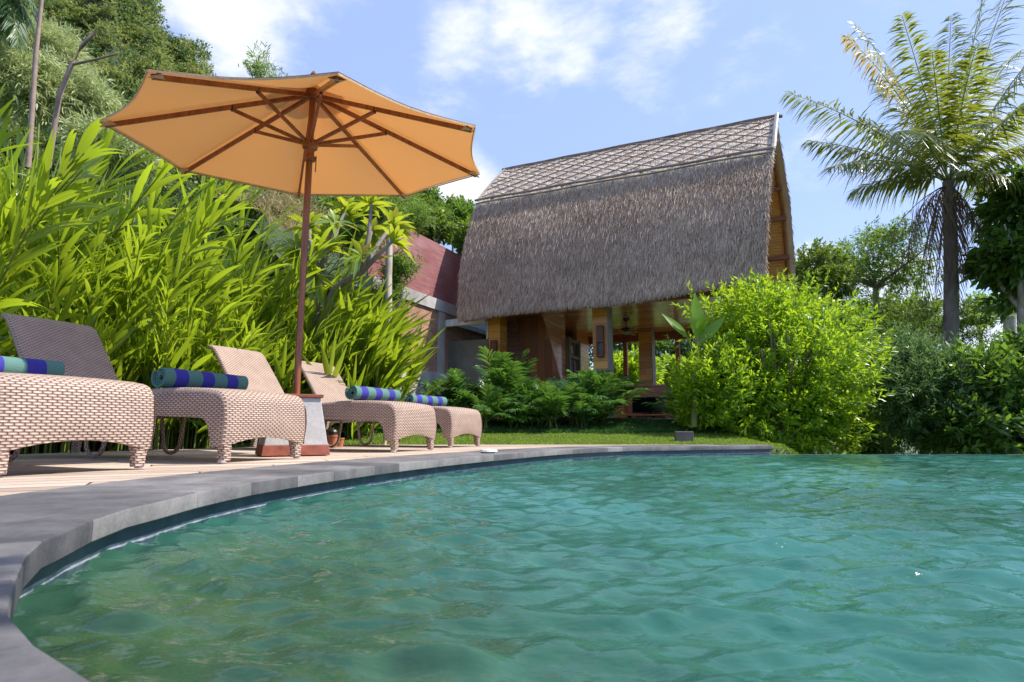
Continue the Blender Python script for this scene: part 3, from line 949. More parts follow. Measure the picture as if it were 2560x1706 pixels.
s3 = t.sep(t.obj()); nq = t.noise(scale=3, detail=4)
q = t.math('FRACT', t.math('ADD', t.math('MULTIPLY', s3[2], 17), t.math('MULTIPLY', nq, 1.6)))
cc = t.ramp(t.math('ADD', t.math('MULTIPLY', q, .6), t.math('MULTIPLY', t.noise(scale=50, detail=3), .5)), [(.2, (.09, .055, .035)), (.55, (.30, .20, .14)), (.9, (.46, .36, .29))])
layers_m = t.done(t.pbr(cc, .9, t.bump(q, 1, .03)))
t = NT('golden_bamboo'); s3 = t.sep(t.obj())
q = t.math('FRACT', t.math('MULTIPLY', s3[2], 16)); n = t.noise(scale=4, detail=4, scl=(1, 1, 12))
cc = t.ramp(t.math('ADD', t.math('MULTIPLY', q, .3), t.math('MULTIPLY', n, .7)), [(.25, (.36, .17, .045)), (.6, (.62, .34, .10)), (.85, (.74, .46, .17))])
bamboo_gold = t.done(t.pbr(cc, .5, t.bump(t.math('ABSOLUTE', t.math('SUBTRACT', q, .5)), .5, .01)))
plank_front = plank_mat('amber_planks', (.52, .19, .03), (.84, .42, .09), .15)
plank_red = plank_mat('red_planks', (.52, .20, .09), (.84, .44, .25), .12, grain='y')
plank_dark = plank_mat('dark_planks', (.12, .035, .015), (.28, .085, .03), .16, axis='x', grain='z')
ceil_m = plank_mat('ceiling_boards', (.40, .15, .05), (.64, .30, .11), .11, axis='y', grain='x', rough=.26, coat=.35)
grey_wood = plain('weathered_grey_wood', (.34, .32, .31), .7, 5, .3, .4, scl=(8, 8, .7))
beam_m = plain('brown_beam', (.24, .09, .035), .5, 6, .3, .2)

zr = 6.775
PN = [(-.0, -6.38), (-.109, -6.417), (-.36, -6.29)]     # right/left x at ridge, knee, eave
zk = 5.40
def near(u, v, th=0.0, side=-1):
    """u 0 left..1 right; v 0 ridge..2 eave -> local point"""
    zeL, zeR = 2.49, 2.76
    ze = zeL + (zeR - zeL) * u + .05 * math.sin(2.2 * math.pi * u + .5)
    if side < 0:
        xr = [-.0, -.109, -.36]; 
    else:
        xr = [-.0, .18, .22]
    xl = [-6.38, -6.417, -6.29]
    ys, zs = (0, 1.45, 2.5), (zr, zk, ze)
    i = 0 if v <= 1 else 1; f = v - i
    x = (xl[i] + (xl[i+1]-xl[i])*f) + ((xr[i] + (xr[i+1]-xr[i])*f) - (xl[i] + (xl[i+1]-xl[i])*f)) * u
    y = ys[i] + (ys[i+1]-ys[i])*f; z = zs[i] + (zs[i+1]-zs[i])*f
    nv = Vector((0, 1.31, 1.45)).normalized() if i == 0 else Vector((0, 2.8, 1.05)).normalized()
    if 0.8 < v < 1.2:
        a = Vector((0, 1.31, 1.45)).normalized(); b = Vector((0, 2.8, 1.05)).normalized(); nv = a.lerp(b, (v - .8) / .4).normalized()
    bulge = (.02 if i == 0 else .12) * math.sin(math.pi * f)
    d = bulge + th
    # gentle flare at the roof's left foot
    if i == 1 and u < .12: x -= .08 * (1 - u/.12) * math.sin(math.pi * f)
    return Vector((x, side * (y + nv.y * d), z + nv.z * d))
def roof_shell(name, side, thick):
    mb = MB(); US = np.linspace(0, 1, 49); VS = np.concatenate([np.linspace(0, 1, 11), np.linspace(1, 2, 15)[1:]])
    o_ = []; i_ = []
    for u in US:
        o_.append([near(u, v, 0.0, side) for v in VS])
        i_.append([near(u, v, -thick * (1 if v > .15 else v / .15), side) for v in VS])
    mb.grid(o_, flip=(side > 0)); mb.grid(i_, flip=(side < 0))
    return mb, o_, i_
TK = .26
for side in (-1, 1):
    mb, o_, i_ = roof_shell('thatch', side, TK + (.14 if side > 0 else 0))
    mb.grid([[a[-1] for a in o_], [a[-1] for a in i_]], flip=(side > 0))
    mb.grid([o_[0], i_[0]], flip=(side > 0))
    root = mb.build('thatch', thatch_m, villa, smooth=True)
    rim = MB(); rim.grid([[p + Vector((.004, 0, 0)) for p in o_[-1]], [p + Vector((.004, 0, 0)) for p in i_[-1]]], flip=(side < 0)); rim.build('thatch_edge', layers_m, root)
    # straw
    n = 120000 if side < 0 else 9000
    u = rng.random(n); v = np.where(rng.random(n) < .3, rng.random(n), 1 + rng.random(n))
    if side > 0: u = 1 - rng.random(n) ** 2 * .5; v = rng.random(n) * 2
    else:
        # denser ragged eave and gable rims
        k = int(n * .05); v[:k] = 1.97 + .03 * rng.random(k); u[k:2*k] = 1 - .01 * rng.random(k); u[2*k:int(2.6*k)] = .008 * rng.random(int(2.6*k)-2*k)
    P, D, N = [], [], []
    ug, vg = np.linspace(0, 1, 41), np.linspace(0, 2, 61)
    G = np.array([[near(a, b, 0, side) for b in vg] for a in ug])
    def smp(uu, vv):
        a = np.clip(uu * 40, 0, 39.999); b = np.clip(vv * 30, 0, 59.999); i, j = a.astype(int), b.astype(int); fa, fb = (a - i)[:, None], (b - j)[:, None]
        return (G[i, j]*(1-fa)*(1-fb) + G[i+1, j]*fa*(1-fb) + G[i, j+1]*(1-fa)*fb + G[i+1, j+1]*fa*fb)
    P = smp(u, v); Dn = nrm(smp(u, np.minimum(v + .03, 2)) - smp(u, np.minimum(v + .03, 2) - .05)); Du = np.array([1., 0, 0])
    Nn = nrm(np.cross(Dn, Du)) * (1 if side > 0 else -1)
    Nn = np.where(Nn[:, 1:2] * side < 0, -Nn, Nn)
    # courses: slight steps of lift
    lift = rng.uniform(.02, .22, n) * np.where(v < 1, .2, 1)
    D = Dn + Nn * lift[:, None] + Du * rng.normal(0, .22, n)[:, None]
    Ls = rng.uniform(.07, .18, n)
    P = P + Nn * rng.uniform(-.02, .02, n)[:, None]
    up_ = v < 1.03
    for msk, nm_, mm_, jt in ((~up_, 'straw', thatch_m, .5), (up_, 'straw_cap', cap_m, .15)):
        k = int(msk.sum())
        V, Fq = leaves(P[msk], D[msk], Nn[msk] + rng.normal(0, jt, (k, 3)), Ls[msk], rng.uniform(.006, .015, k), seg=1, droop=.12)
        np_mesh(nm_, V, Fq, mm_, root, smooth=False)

# bamboo lattice tied over the upper slope
pole_m = plain('grey_bamboo_pole', (.25, .20, .165), .7, 6, .35)
def lattice_pt(s_, v, lift=.045): return near(s_, v, lift)
mb = MB()
for k in range(-5, 17):
    for sg in (1, -1):
        pts = []
        for i in range(11):
            v = i / 10; u = k / 11 + sg * (v - .5) * .44
            if -.001 <= u <= 1.001: pts.append(lattice_pt(u, v, .035 + (.015 if sg > 0 else 0) + .006 * math.sin(k * 2.3 + i)))
        if len(pts) > 1: mb.tube(pts, .013, 6)
mb.tube([lattice_pt(u, 1.0, .07) + Vector((0, 0, .01 * math.sin(u * 23))) for u in np.linspace(-.008, 1.01, 24)], .028, 7)
mb.tube([lattice_pt(u, 1.04, .07) + Vector((0, 0, .01 * math.sin(u * 17))) for u in np.linspace(-.0, 1.0, 24)], .02, 7)
mb.tube([lattice_pt(u, 0.02, .06) + Vector((0, 0, .005 * math.sin(u * 29))) for u in np.linspace(-.012, 1.012, 24)], .024, 7)
mb.tube([near(u, 0.0, .0) + Vector((0, 0.03, .02 + .012 * math.sin(u * 19) * .3)) for u in np.linspace(-.0, 1.02, 24)], .035, 7)
mb.tube([lattice_pt(1.0, v, .06) for v in np.linspace(0, 1, 8)], .03, 7)
mb.tube([lattice_pt(0.0, v, .05) for v in np.linspace(0, 1, 8)], .025, 7)
mb.build('roof_lattice', pole_m, villa, smooth=True)
mb = MB(); mb.tube([near(1.0, v, .075) + Vector((.035, 0, 0)) for v in np.linspace(-.0, 1.02, 8)], .028, 8)
mb.build('gable_pole', plain('pale_bamboo', (.62, .56, .48), .5), villa, smooth=True)

# gable lining, rafters and ties
mb = MB()
mb.grid([[near(u, v, -TK - .16, 1) for v in np.linspace(.2, 1.98, 20)] for u in np.linspace(.1, .985, 6)])
mb.build('lining', bamboo_gold, villa, smooth=True)
def ipt(u, v, side): return near(u, v, -TK - (.19 if side > 0 else .05), side)
for uq in (.975,):
    for side in (-1, 1):
        m = MB(); m.tube([ipt(uq, v, side) for v in np.linspace(.25, 1.97, 12)], .035, 6); m.build('rafter', beam_m, villa)
for v in (.72, 1.12, 1.45, 1.75):
    m = MB(); bar(m, ipt(.05, v, 1) + Vector((0, -.02, 0)), ipt(.985, v, 1) + Vector((0, -.02, 0)), .07, .09); m.build('purlin', beam_m, villa)

ZF, ZC = .37, 2.62
# floor slab, terrace edge, ceiling
m = MB(); m.box(-6.0, .2, -2.35, 2.4, -.3, ZF); m.build('floor_slab', concrete_mat('terrace_floor', (.42, .39, .35)), villa, bevel=.01)
m = MB(); m.box(-6.15, -.35, -2.34, 2.34, ZC, ZC + .06); m.build('ceiling', ceil_m, villa)
for (x, y) in ((-4.5, -1.15), (-3.9, -.75), (-1.9, -1.2)):
    m = MB(); m.lathe([(.0, -.006), (.055, -.006), (.06, -.0)], (x, y, ZC - .002), 20); m.build('downlight', plain('white_trim', (.8, .8, .78), .4), villa)
# columns: plank faces with a grey corner post on the right
def column(x0, x1, y0, y1, z0=ZF, z1=ZC - .002, grey=True, sconce=True):
    m = MB(); m.box(x0, x1 - (.004), y0, y1, z0, z1); c = m.build('column', plank_front, villa, bevel=.004)
    if grey:
        m = MB(); m.box(x1 - .002, x1 + .012, y0 - .012, y1 + .012, z0 + .001, z1 - .003); m.build('corner_board', grey_wood, c)
    return c
cA = column(-5.89, -5.62, -1.9, -1.55, grey=False)
cB = column(-3.58, -3.28, -1.9, -1.55)
cC = column(-3.40, -3.08, 1.35, 1.7)
cD = column(-.85, -.55, -1.9, -1.55)
cE = column(-.85, -.55, 1.35, 1.7)
cF = column(-5.89, -5.62, 1.35, 1.7, grey=False)
# back and front beams
m = MB(); m.box(-6.0, -.4, 2.0, 2.1, ZC - .20, ZC - .003); m.build('back_beam', beam_m, villa)
m = MB(); m.box(-6.0, -.4, -2.16, -2.08, ZC - .07, ZC - .003); m.build('front_beam', beam_m, villa)
for x in (-3.95, -2.62, -1.4):
    m = MB(); m.box(x, x + .1, 1.98, 2.08, ZF, ZC - .205); m.build('back_post', plain('orange_post', (.42, .13, .04), .5), villa)
# low parapet wall of the terrace
m = MB(); m.box(-4.87, -.6, 2.1, 2.2, ZF + .002, 1.08); m.box(-4.87, -.55, 2.06, 2.24, 1.082, 1.12); m.build('parapet', plank_red, villa)
# near low orange wall behind the palms (terrace counter)
m = MB(); m.box(-3.05, -2.1, -1.30, -1.15, ZF + .002, 1.02); m.box(-3.08, -2.07, -1.33, -1.12, 1.023, 1.05); m.build('counter', plank_mat('orange_brick_planks', (.36, .11, .045), (.52, .19, .08), .10), villa)
# partition wall with the old door
m = MB(); m.box(-4.98, -4.88, -1.35, .15, ZF, ZC - .004); m.build('partition_wall', plank_red, villa)
m = MB(); m.box(-4.98, -4.88, 1.02, 2.0, ZF, ZC - .004); m.build('partition_wall', plank_red, villa)
m = MB(); m.box(-5.9, -4.985, 1.9, 2.0, ZF, ZC - .004); m.build('rear_wall', plank_red, villa)
olive = plain('olive_grey_wood', (.20, .19, .14), .7, 5, .3, .4, scl=(6, 6, .7))
dr = empty('antique_door', (0, 0, 0)); dr.parent = villa
m = MB(); m.box(-4.95, -4.78, .15, .27, ZF, 2.36); m.box(-4.95, -4.78, .94, 1.02, ZF, 2.36); m.box(-4.952, -4.8, .27, .94, 2.27, 2.345); m.box(-4.94, -4.8, .27, .94, 1.88, 1.94); m.build('frame', olive, dr, bevel=.004)
carved = plain('dark_carved_wood', (.10, .055, .035), .6, 22, .6, .9, bd=.03)
for y0, y1 in ((.272, .60), (.605, .938)):
    m = MB(); m.box(-4.90, -4.86, y0, y1, ZF + .01, 1.875)
    for z0, z1 in ((.5, 1.0), (1.08, 1.5), (1.56, 1.82)): m.box(-4.865, -4.845, y0 + .05, y1 - .05, z0, z1)
    m.build('door_leaf', carved, dr, bevel=.004)
m = MB(); m.box(-4.91, -4.87, .272, .938, 1.945, 2.265); m.build('transom_panel', carved, dr)
m = MB(); m.raw([(-4.862, .46, 2.20), (-4.862, .60, 2.18), (-4.862, .64, 2.05), (-4.862, .60, 1.97), (-4.862, .56, 2.02), (-4.862, .46, 2.2), (-4.855, .53, 2.1)], [(0, 1, 6), (1, 2, 6), (2, 3, 6), (3, 4, 6), (4, 0, 6)]); m.build('carved_ornament', plain('pale_carving', (.55, .53, .48), .6), dr)
# slanted dark board panel leaning between the columns
m = MB()
a0, a1, b0, b1 = Vector((-5.47, -1.4, 2.60)), Vector((-4.86, -1.4, 2.60)), Vector((-5.02, -1.4, .9)), Vector((-4.36, -1.4, .9))
th = Vector((.0, .06, 0))
m.raw([a0, a1, b1, b0, a0 + th, a1 + th, b1 + th, b0 + th], [(0, 1, 2, 3)[::-1], (4, 5, 6, 7), (0, 4, 5, 1), (1, 5, 6, 2), (2, 6, 7, 3), (3, 7, 4, 0)])
m.build('slanted_panel', plank_dark, villa, bevel=.004)
brick_dark = NT('thin_brick'); t = brick_dark
br = t.add('ShaderNodeTexBrick'); s3 = t.sep(t.obj()); t.l.new(t.comb(t.math('ADD', s3[0], s3[1]), s3[2], 0.0), br.inputs[0])
br.inputs['Scale'].default_value = 1; br.inputs['Brick Width'].default_value = .22; br.inputs['Row Height'].default_value = .055; br.inputs['Mortar Size'].default_value = .007; br.inputs['Bias'].default_value = -.2
br.inputs['Color1'].default_value = (.52, .24, .15, 1); br.inputs['Color2'].default_value = (.36, .15, .095, 1); br.inputs['Mortar'].default_value = (.34, .29, .25, 1)
n = t.noise(scale=3, detail=5); n2 = t.noise(scale=22, detail=3)
cc = t.mix(1.0, br.outputs[0], t.ramp(t.math('ADD', t.math('MULTIPLY', n, .6), t.math('MULTIPLY', n2, .4)), [(.3, (.6, .55, .5)), (.7, (1.3, 1.3, 1.3))]), 'MULTIPLY')
brick_m = t.done(t.pbr(cc, .85, t.bump(t.math('MULTIPLY', br.outputs[1], -1.0), .8, .012)))
m = MB(); m.box(-5.95, -4.985, -.9, -.8, ZF, ZC - .005); m.build('brick_wall_panel', brick_m, villa)
# wall sconces
sc_m = plain('dark_red_wood_box', (.15, .055, .03), .5, 10)
for (x, z, parent, yy) in ((-5.80, 1.55, cA, -1.905), (-3.47, 1.70, cB, -1.905)):
    m = MB(); m.box(x - .01, x + .13, yy - .10, yy, z + .16, z + .50); m.box(x - .01, x + .02, yy - .10, yy, z - .08, z + .158); m.box(x + .10, x + .13, yy - .10, yy, z - .08, z + .158); m.box(x - .01, x + .13, yy - .10, yy, z - .12, z - .082)
    s_ = m.build('wall_lantern', sc_m, None, bevel=.004); s_.location = O3; s_.rotation_euler = (0, 0, -PH)
    m = MB(); m.box(x + .022, x + .098, yy - .08, yy - .01, z - .08, z + .15); m.build('glass', plain('smoked_glass', (.03, .03, .025), .1), s_)
    tag(s_, 'dark wooden box lantern on the ' + ('outer left villa column beside the concrete wall' if parent is cA else 'middle villa column left of the ceiling fan'), 'lantern', 'box lanterns on the villa columns')
# ceiling fan
fan = empty('ceiling_fan', hw(-3.30, -.25, ZC), -PH); tag(fan, 'dark five blade ceiling fan hanging under the terrace ceiling', 'fan')
fm = plain('dark_bronze', (.06, .05, .035), .35, metal=.4)
m = MB(); m.lathe([(0, 0), (.075, -.0), (.075, -.02), (.05, -.06), (.02, -.075)], sides=20); m.lathe([(.012, -.07), (.012, -.22)], sides=10); m.build('downrod', fm, fan, smooth=True)
m = MB(); m.lathe([(.015, -.20), (.10, -.22), (.145, -.245), (.15, -.262), (.11, -.29), (.05, -.31), (0, -.315)], sides=24); m.build('motor', fm, fan, smooth=True)
m = MB(); m.lathe([(0, -.37), (.05, -.36), (.075, -.33), (.07, -.30), (.04, -.29)], sides=20); m.build('lamp_bowl', plain('green_glass', (.35, .4, .2), .15), fan, smooth=True)
for k in range(5):
    a = 2 * math.pi * k / 5 + .3; M = Matrix.Rotation(a, 4, 'Z') @ Matrix.Rotation(.2, 4, 'X')
    m = MB(); m.box(.10, .22, -.012, .012, -.287, -.279, Matrix.Rotation(a, 4, 'Z')); m.build('bracket', fm, fan)
    m = MB(); v = [(.2, -.05), (.66, -.065), (.70, -.04), (.70, .04), (.66, .065), (.2, .05)]
    M = Matrix.Rotation(a, 4, 'Z') @ Matrix.Translation((0, 0, -.283)) @ Matrix.Rotation(.2, 4, 'X')
    m.raw([M @ Vector((x, y, -.004)) for x, y in v] + [M @ Vector((x, y, .004)) for x, y in v], [(5, 4, 3, 2, 1, 0), (6, 7, 8, 9, 10, 11)] + [(i, (i+1) % 6, 6+(i+1) % 6, 6+i) for i in range(6)]); m.build('blade', sc_m, fan)
# television on its bench
tv = empty('television', hw(-2.55, -1.62, .465), -PH); tag(tv, 'black flat television on the orange bench in front of the counter', 'television')
blk = plain('black_glass', (.004, .004, .005), .12)
m = MB(); m.box(-.34, .34, -.02, .02, .03, .33); m.build('screen', blk, tv, bevel=.004)
m = MB(); m.box(-.12, .12, -.07, .07, .0, .012); m.box(-.02, .02, -.01, .012, .012, .06); m.build('stand', blk, tv)
bench = empty('wooden_bench', hw(-2.60, -1.62, ZF), -PH); tag(bench, 'low orange wooden bench under the television', 'bench')
ow = plain('orange_wood', (.46, .16, .05), .5, 8, .3)
m = MB(); m.box(-.45, .45, -.16, .16, .065, .09); m.build('top', ow, bench, bevel=.004)
for x in (-.4, .36):
    m = MB(); m.box(x, x + .05, -.14, .14, .0, .064); m.build('leg', ow, bench)
m = MB(); m.box(-.2, .1, -.13, .13, .008, .063); m.build('drawer', sc_m, bench)

# ---------------------------------------------------------------- walls left of the villa
def hthing(name, label, cat): 
    r = empty(name, O3, -PH); tag(r, label, cat); return r
cw = hthing('concrete_wall', 'dark stained concrete screen wall left of the villa under the glass canopy', 'wall')
m = MB(); m.box(-7.68, -5.905, -1.9, -1.74, .0, 2.10); m.build('panel', dark_conc, cw, bevel=.01)
m = MB(); m.box(-7.72, -6.9, -1.95, -1.72, 2.102, 2.24); m.build('coping', concrete_mat('grey_cap', (.20, .20, .19)), cw, bevel=.006)
m = MB(); m.box(-7.88, -7.50, -2.35, -1.95, .0, 1.62); tag(m.build('concrete_pier', dark_conc, None, bevel=.01), 'shorter dark concrete pier stepping down at the end of the screen wall', 'pier')
o = bpy.data.objects['concrete_pier']; o.location = O3; o.rotation_euler = (0, 0, -PH)
cnp = hthing('glass_canopy', 'white steel framed canopy with pale glass over the concrete wall', 'canopy')
wf = plain('white_painted_steel', (.80, .86, .84), .4)
m = MB()
def slab(m, p, q, r_, s_, h):
    v = [Vector(x) for x in (p, q, r_, s_)]; m.raw([x for x in v] + [x + Vector((0, 0, h)) for x in v], [(3, 2, 1, 0), (4, 5, 6, 7), (0, 1, 5, 4), (1, 2, 6, 5), (2, 3, 7, 6), (3, 0, 4, 7)])
zc_ = 2.56
m.box(-7.95, -5.9, -2.05, -1.99, zc_ - .15, zc_); m.box(-7.75, -5.9, -.06, 0, zc_ - .10, zc_)
for x in (-7.75, -6.84, -5.96): m.box(x, x + .06, -1.988, -.062, zc_ - .085, zc_ - .01)
m.box(-7.72, -7.66, -1.95, -1.89, 2.245, zc_ - .101); m.box(-5.97, -5.92, -1.86, -1.80, 2.105, zc_ - .101)
m.build('frame', wf, cnp, bevel=.003)
t = NT('pale_glass'); gl = t.add('ShaderNodeBsdfGlossy'); gl.inputs['Roughness'].default_value = .05; tr = t.add('ShaderNodeBsdfTransparent'); tr.inputs[0].default_value = (.72, .86, .88, 1)
mx = t.add('ShaderNodeMixShader'); mx.inputs[0].default_value = .15; t.l.new(tr.outputs[0], mx.inputs[1]); t.l.new(gl.outputs[0], mx.inputs[2]); tl_ = t.add('ShaderNodeBsdfTranslucent'); tl_.inputs[0].default_value = (.75, .88, .92, 1); m2_ = t.add('ShaderNodeMixShader'); m2_.inputs[0].default_value = .45; t.l.new(mx.outputs[0], m2_.inputs[1]); t.l.new(tl_.outputs[0], m2_.inputs[2]); glass_m = t.done(m2_.outputs[0])
for x in (-7.70, -6.79):
    m = MB(); m.box(x, x + .87, -2.0, -.04, zc_ + .004, zc_ + .016); m.build('pane', glass_m, cnp)
m = MB(); m.box(-7.6, -5.9, .02, .10, 2.2, 2.58); m.build('rear_upstand', plain('pale_wall', (.55, .6, .6), .7), cnp)

# long retaining wall running back: stone base, brick, concrete frame, red fence above
wd = Vector((math.sin(PH), math.cos(PH), 0)); wn_ = Vector((math.cos(PH), -math.sin(PH), 0))
WB = Vector((-1.282, 14.0, 0)); wr_ = math.atan2(wd.y, wd.x)
WROOT = WB - wd * 9.0
rw_ = empty('retaining_wall', WROOT, wr_); tag(rw_, 'tall brick retaining wall with concrete frame and rubble stone base behind the plants', 'wall')
t = NT('rubble_stone')
vo = t.add('ShaderNodeTexVoronoi', feature='DISTANCE_TO_EDGE'); vo.inputs['Scale'].default_value = 7
v2 = t.add('ShaderNodeTexVoronoi'); v2.inputs['Scale'].default_value = 7
mpn = t.add('ShaderNodeMapping'); mpn.inputs['Scale'].default_value = (1, 1, 1.25); t.l.new(t.obj(), mpn.inputs[0]); t.l.new(mpn.outputs[0], vo.inputs[0]); t.l.new(mpn.outputs[0], v2.inputs[0])
mort = t.math('LESS_THAN', vo.outputs['Distance'], .05)
stone = t.mix(t.noise(scale=25, detail=4), (.10, .095, .085), (.33, .30, .26))
cc = t.mix(mort, stone, (.50, .47, .42))
stone_m = t.done(t.pbr(cc, .85, t.bump(t.math('MINIMUM', vo.outputs['Distance'], .2), 1, .06)))
LW = 12.0
m = MB(); m.box(5.4, LW, -.28, 0, -.1, 1.15); m.build('stone_base', stone_m, rw_)
m = MB(); m.box(5.4, LW, -.31, .0, 1.152, 1.36); m.build('base_beam', light_conc, rw_, bevel=.008)
m = MB(); m.box(5.4, LW, -.24, .0, 1.362, 2.70); m.build('brickwork', brick_m, rw_)
m = MB(); m.box(5.4, LW, -.29, .0, 2.702, 2.95); m.build('top_beam', light_conc, rw_, bevel=.008)
for x in (7.72, 10.9):
    m = MB(); m.box(x, x + .26, -.27, -.0, 1.361, 2.701); m.build('post', light_conc, rw_, bevel=.006)
rf = empty('red_metal_fence', WROOT, wr_); tag(rf, 'faded red corrugated screen fence standing on top of the brick retaining wall', 'fence')
t = NT('faded_red_sheet'); s3 = t.sep(t.obj())
q = t.math('FRACT', t.math('MULTIPLY', s3[2], 9)); n = t.noise(scale=.9, detail=5, dist=.6); n2 = t.noise(scale=8, detail=5, scl=(.3, 1, 8))
cc = t.ramp(t.math('ADD', t.math('MULTIPLY', n, .6), t.math('MULTIPLY', n2, .4)), [(.3, (.17, .045, .045)), (.5, (.29, .115, .115)), (.7, (.42, .24, .24))])
red_sheet = t.done(t.pbr(cc, .45, t.bump(t.math('ABSOLUTE', t.math('SUBTRACT', q, .5)), .25, .01)))
for k in range(2):
    x0 = 5.4 + k * 3.3
    m = MB(); m.box(x0 + .004, x0 + 3.296, -.17, -.13, 2.955, 4.24); m.build('sheet', red_sheet, rf)
# pot-bellied things done; stone spout at the pool edge with its trickle
sp = empty('water_spout', ground(1222, 1133)); tag(sp, 'small white stone spout lip on the pool coping with a thin stream of water', 'spout')
m = MB(); m.lathe([(0, 0), (.055, 0), (.07, .012), (.06, .026), (0, .032)], (.0, -.01, .001), 20); m.build('stone_lip', plain('white_stone', (.68, .70, .66), .5, 14), sp, smooth=True)
t = NT('falling_water'); p_ = t.pbr((.18, .32, .5), .08); water_fall = t.done(p_)
m = MB(); m.tube([(.05, -.055, .006), (.058, -.07, -.02), (.06, -.078, -.06), (.06, -.08, -.105)], [.006, .007, .006, .009], 8); m.build('stream', water_fall, sp, smooth=True)
# dark wooden block on the far coping
bl = MB(); bl.box(-.11, .11, -.09, .09, 0, .15); o = bl.build('wooden_block', plain('grey_brown_timber', (.16, .13, .11), .7, 6, .3), bevel=.006)
o.location = ground(1717, 1109) + Vector((0, .12, .001)); o.rotation_euler = (0, 0, R(-8)); tag(o, 'small dark timber block standing on the far pool coping near the round bush', 'block')
# pale bamboo stake in the planting bed
m = MB(); m.tube([(0, 0, -.05), (.01, 0, .55)], .022, 10); o = m.build('bamboo_stake', plain('pale_stake', (.52, .44, .32), .6), smooth=True); o.location = Vector(((966 - 1280) / F * 7.35, 7.35, 0)); tag(o, 'pale bamboo stake upright behind the third lounger', 'stake')

# ================================================================== PLANTS
ginger_m = leaf_mat('ginger_leaf', (.018, .065, .010), (.21, .31, .02), (.62, .80, .035), .42, .30, .6, (.30, .33, .05))
stem_m = plain('green_stem', (.17, .20, .04), .5, 6, .3)
bark_m = plain('grey_bark', (.20, .17, .14), .9, 5, .45, .9, scl=(1, 1, .5), bd=.03)
pale_bark = plain('pale_bark', (.38, .33, .27), .85, 7, .35, .7, scl=(1, 1, .4), bd=.02)
lime_m = leaf_mat('lime_leaf', (.08, .20, .012), (.27, .42, .02), (.66, .88, .04), .44, .38, .5)
areca_m = leaf_mat('areca_leaf', (.022, .085, .02), (.065, .17, .03), (.24, .48, .05), .26, .34, .6)
palm_m = leaf_mat('coconut_leaf', (.05, .10, .015), (.15, .20, .025), (.50, .56, .04), .34, .34, .6, (.42, .28, .05))
palm_y = leaf_mat('coconut_leaf_yellowing', (.16, .17, .02), (.42, .30, .03), (.75, .55, .05), .35, .4)
dead_m = leaf_mat('dead_frond', (.14, .09, .06), (.26, .18, .12), (.35, .22, .12), .2, .8)
dark_m = leaf_mat('dark_leaf', (.03, .08, .015), (.10, .19, .03), (.32, .55, .05), .32, .4, .5)
mid_m = leaf_mat('mid_leaf', (.05, .11, .02), (.10, .18, .03), (.35, .50, .05), .35, .45)
fine_m = leaf_mat('fine_leaf', (.06, .13, .02), (.12, .22, .04), (.40, .60, .08), .38, .5)
bluish_m = leaf_mat('bluish_leaf', (.04, .095, .035), (.10, .18, .06), (.30, .50, .12), .3, .4)
pale_m = leaf_mat('pale_bamboo_leaf', (.30, .37, .16), (.52, .57, .34), (.60, .68, .25), .3, .5)
frangi_m = leaf_mat('frangipani_leaf', (.12, .22, .02), (.26, .34, .03), (.72, .80, .05), .42, .32, .6, (.55, .30, .03))
banana_m = leaf_mat('banana_leaf', (.10, .24, .02), (.18, .34, .03), (.55, .85, .05), .45, .35)
dry_m = leaf_mat('dry_grass', (.35, .27, .14), (.50, .40, .22), (.55, .42, .2), .3, .8)

def link_mesh(V, F, name, m, parent): return np_mesh(name, V, F, m, parent)

# ---- ginger hedge
def ginger(seed, ns=18, h=2.3, spread=.28, lean=(.35, -.25), dr=(.12, .55), wm=1.0):
    g = np.random.default_rng(seed)
    root = empty('ginger_plant', (0, 0, 0))
    segs, P, D, N, L, Wd = [], [], [], [], [], []
    for i in range(ns):
        b = np.array([g.normal(0, spread), g.normal(0, spread), -.05])
        hh = h * g.uniform(.55, 1.08)
        l = np.array([b[0] * .9 + lean[0] + g.normal(0, .22), b[1] * .9 + lean[1] + g.normal(0, .22), 0]) 
        t_ = np.linspace(0, 1, 9)[:, None]
        pts = b + np.array([0, 0, hh]) * (t_ - .12 * t_ ** 3) + l * hh * .42 * t_ ** 1.9
        segs.append((pts, np.linspace(.012, .004, 9)))
        T = nrm(np.gradient(pts, axis=0))
        az = g.uniform(0, math.pi); sd = np.array([math.cos(az), math.sin(az), .1])
        nl = int(21 * hh / 2.3) + 3
        for j in range(nl):
            f = .16 + .84 * (j + g.uniform(-.2, .2)) / nl; f = min(max(f, 0), .999); q = f * 8; k = int(q); k = min(k, 7)
            p = pts[k] + (pts[k+1] - pts[k]) * (q - k); tg = T[k]
            s_ = sd * (1 if j % 2 else -1) + g.normal(0, .45, 3)
            op = .22 + .42 * (1 - f) * g.uniform(.5, 1.5)
            P.append(p); D.append(tg * (1 - .25 * (1-f)) + s_ * op); N.append(np.cross(sd, tg) + g.normal(0, .35, 3) + tg * .3)
            L.append(g.uniform(.40, .80)); Wd.append(g.uniform(.030, .056))
    P, D, N = map(np.array, (P, D, N)); n = len(P)
    V, F_ = leaves(P, D, N, np.array(L), np.array(Wd) * wm, seg=6, droop=g.uniform(dr[0], dr[1], n), fold=.28, belly=.72)
    link_mesh(V, F_, 'foliage', ginger_m, root)
    V, F_ = ntubes(segs, 5); link_mesh(V, F_, 'stems', stem_m, root)
    return root
protos = [ginger(11, 19, 2.3), ginger(12, 18, 2.2), ginger(13, 20, 2.35), ginger(14, 18, 2.15, .32)]
low = [ginger(21, 22, 1.25, .2, (.6, -.4), (.0, .22), 1.25), ginger(22, 22, 1.3, .22, (.8, -.1), (.0, .22), 1.25)]
line = [(-5.5, 3.3), (-4.95, 4.3), (-4.4, 5.4), (-3.9, 6.6), (-3.45, 7.7), (-3.1, 8.7), (-2.7, 9.8)]
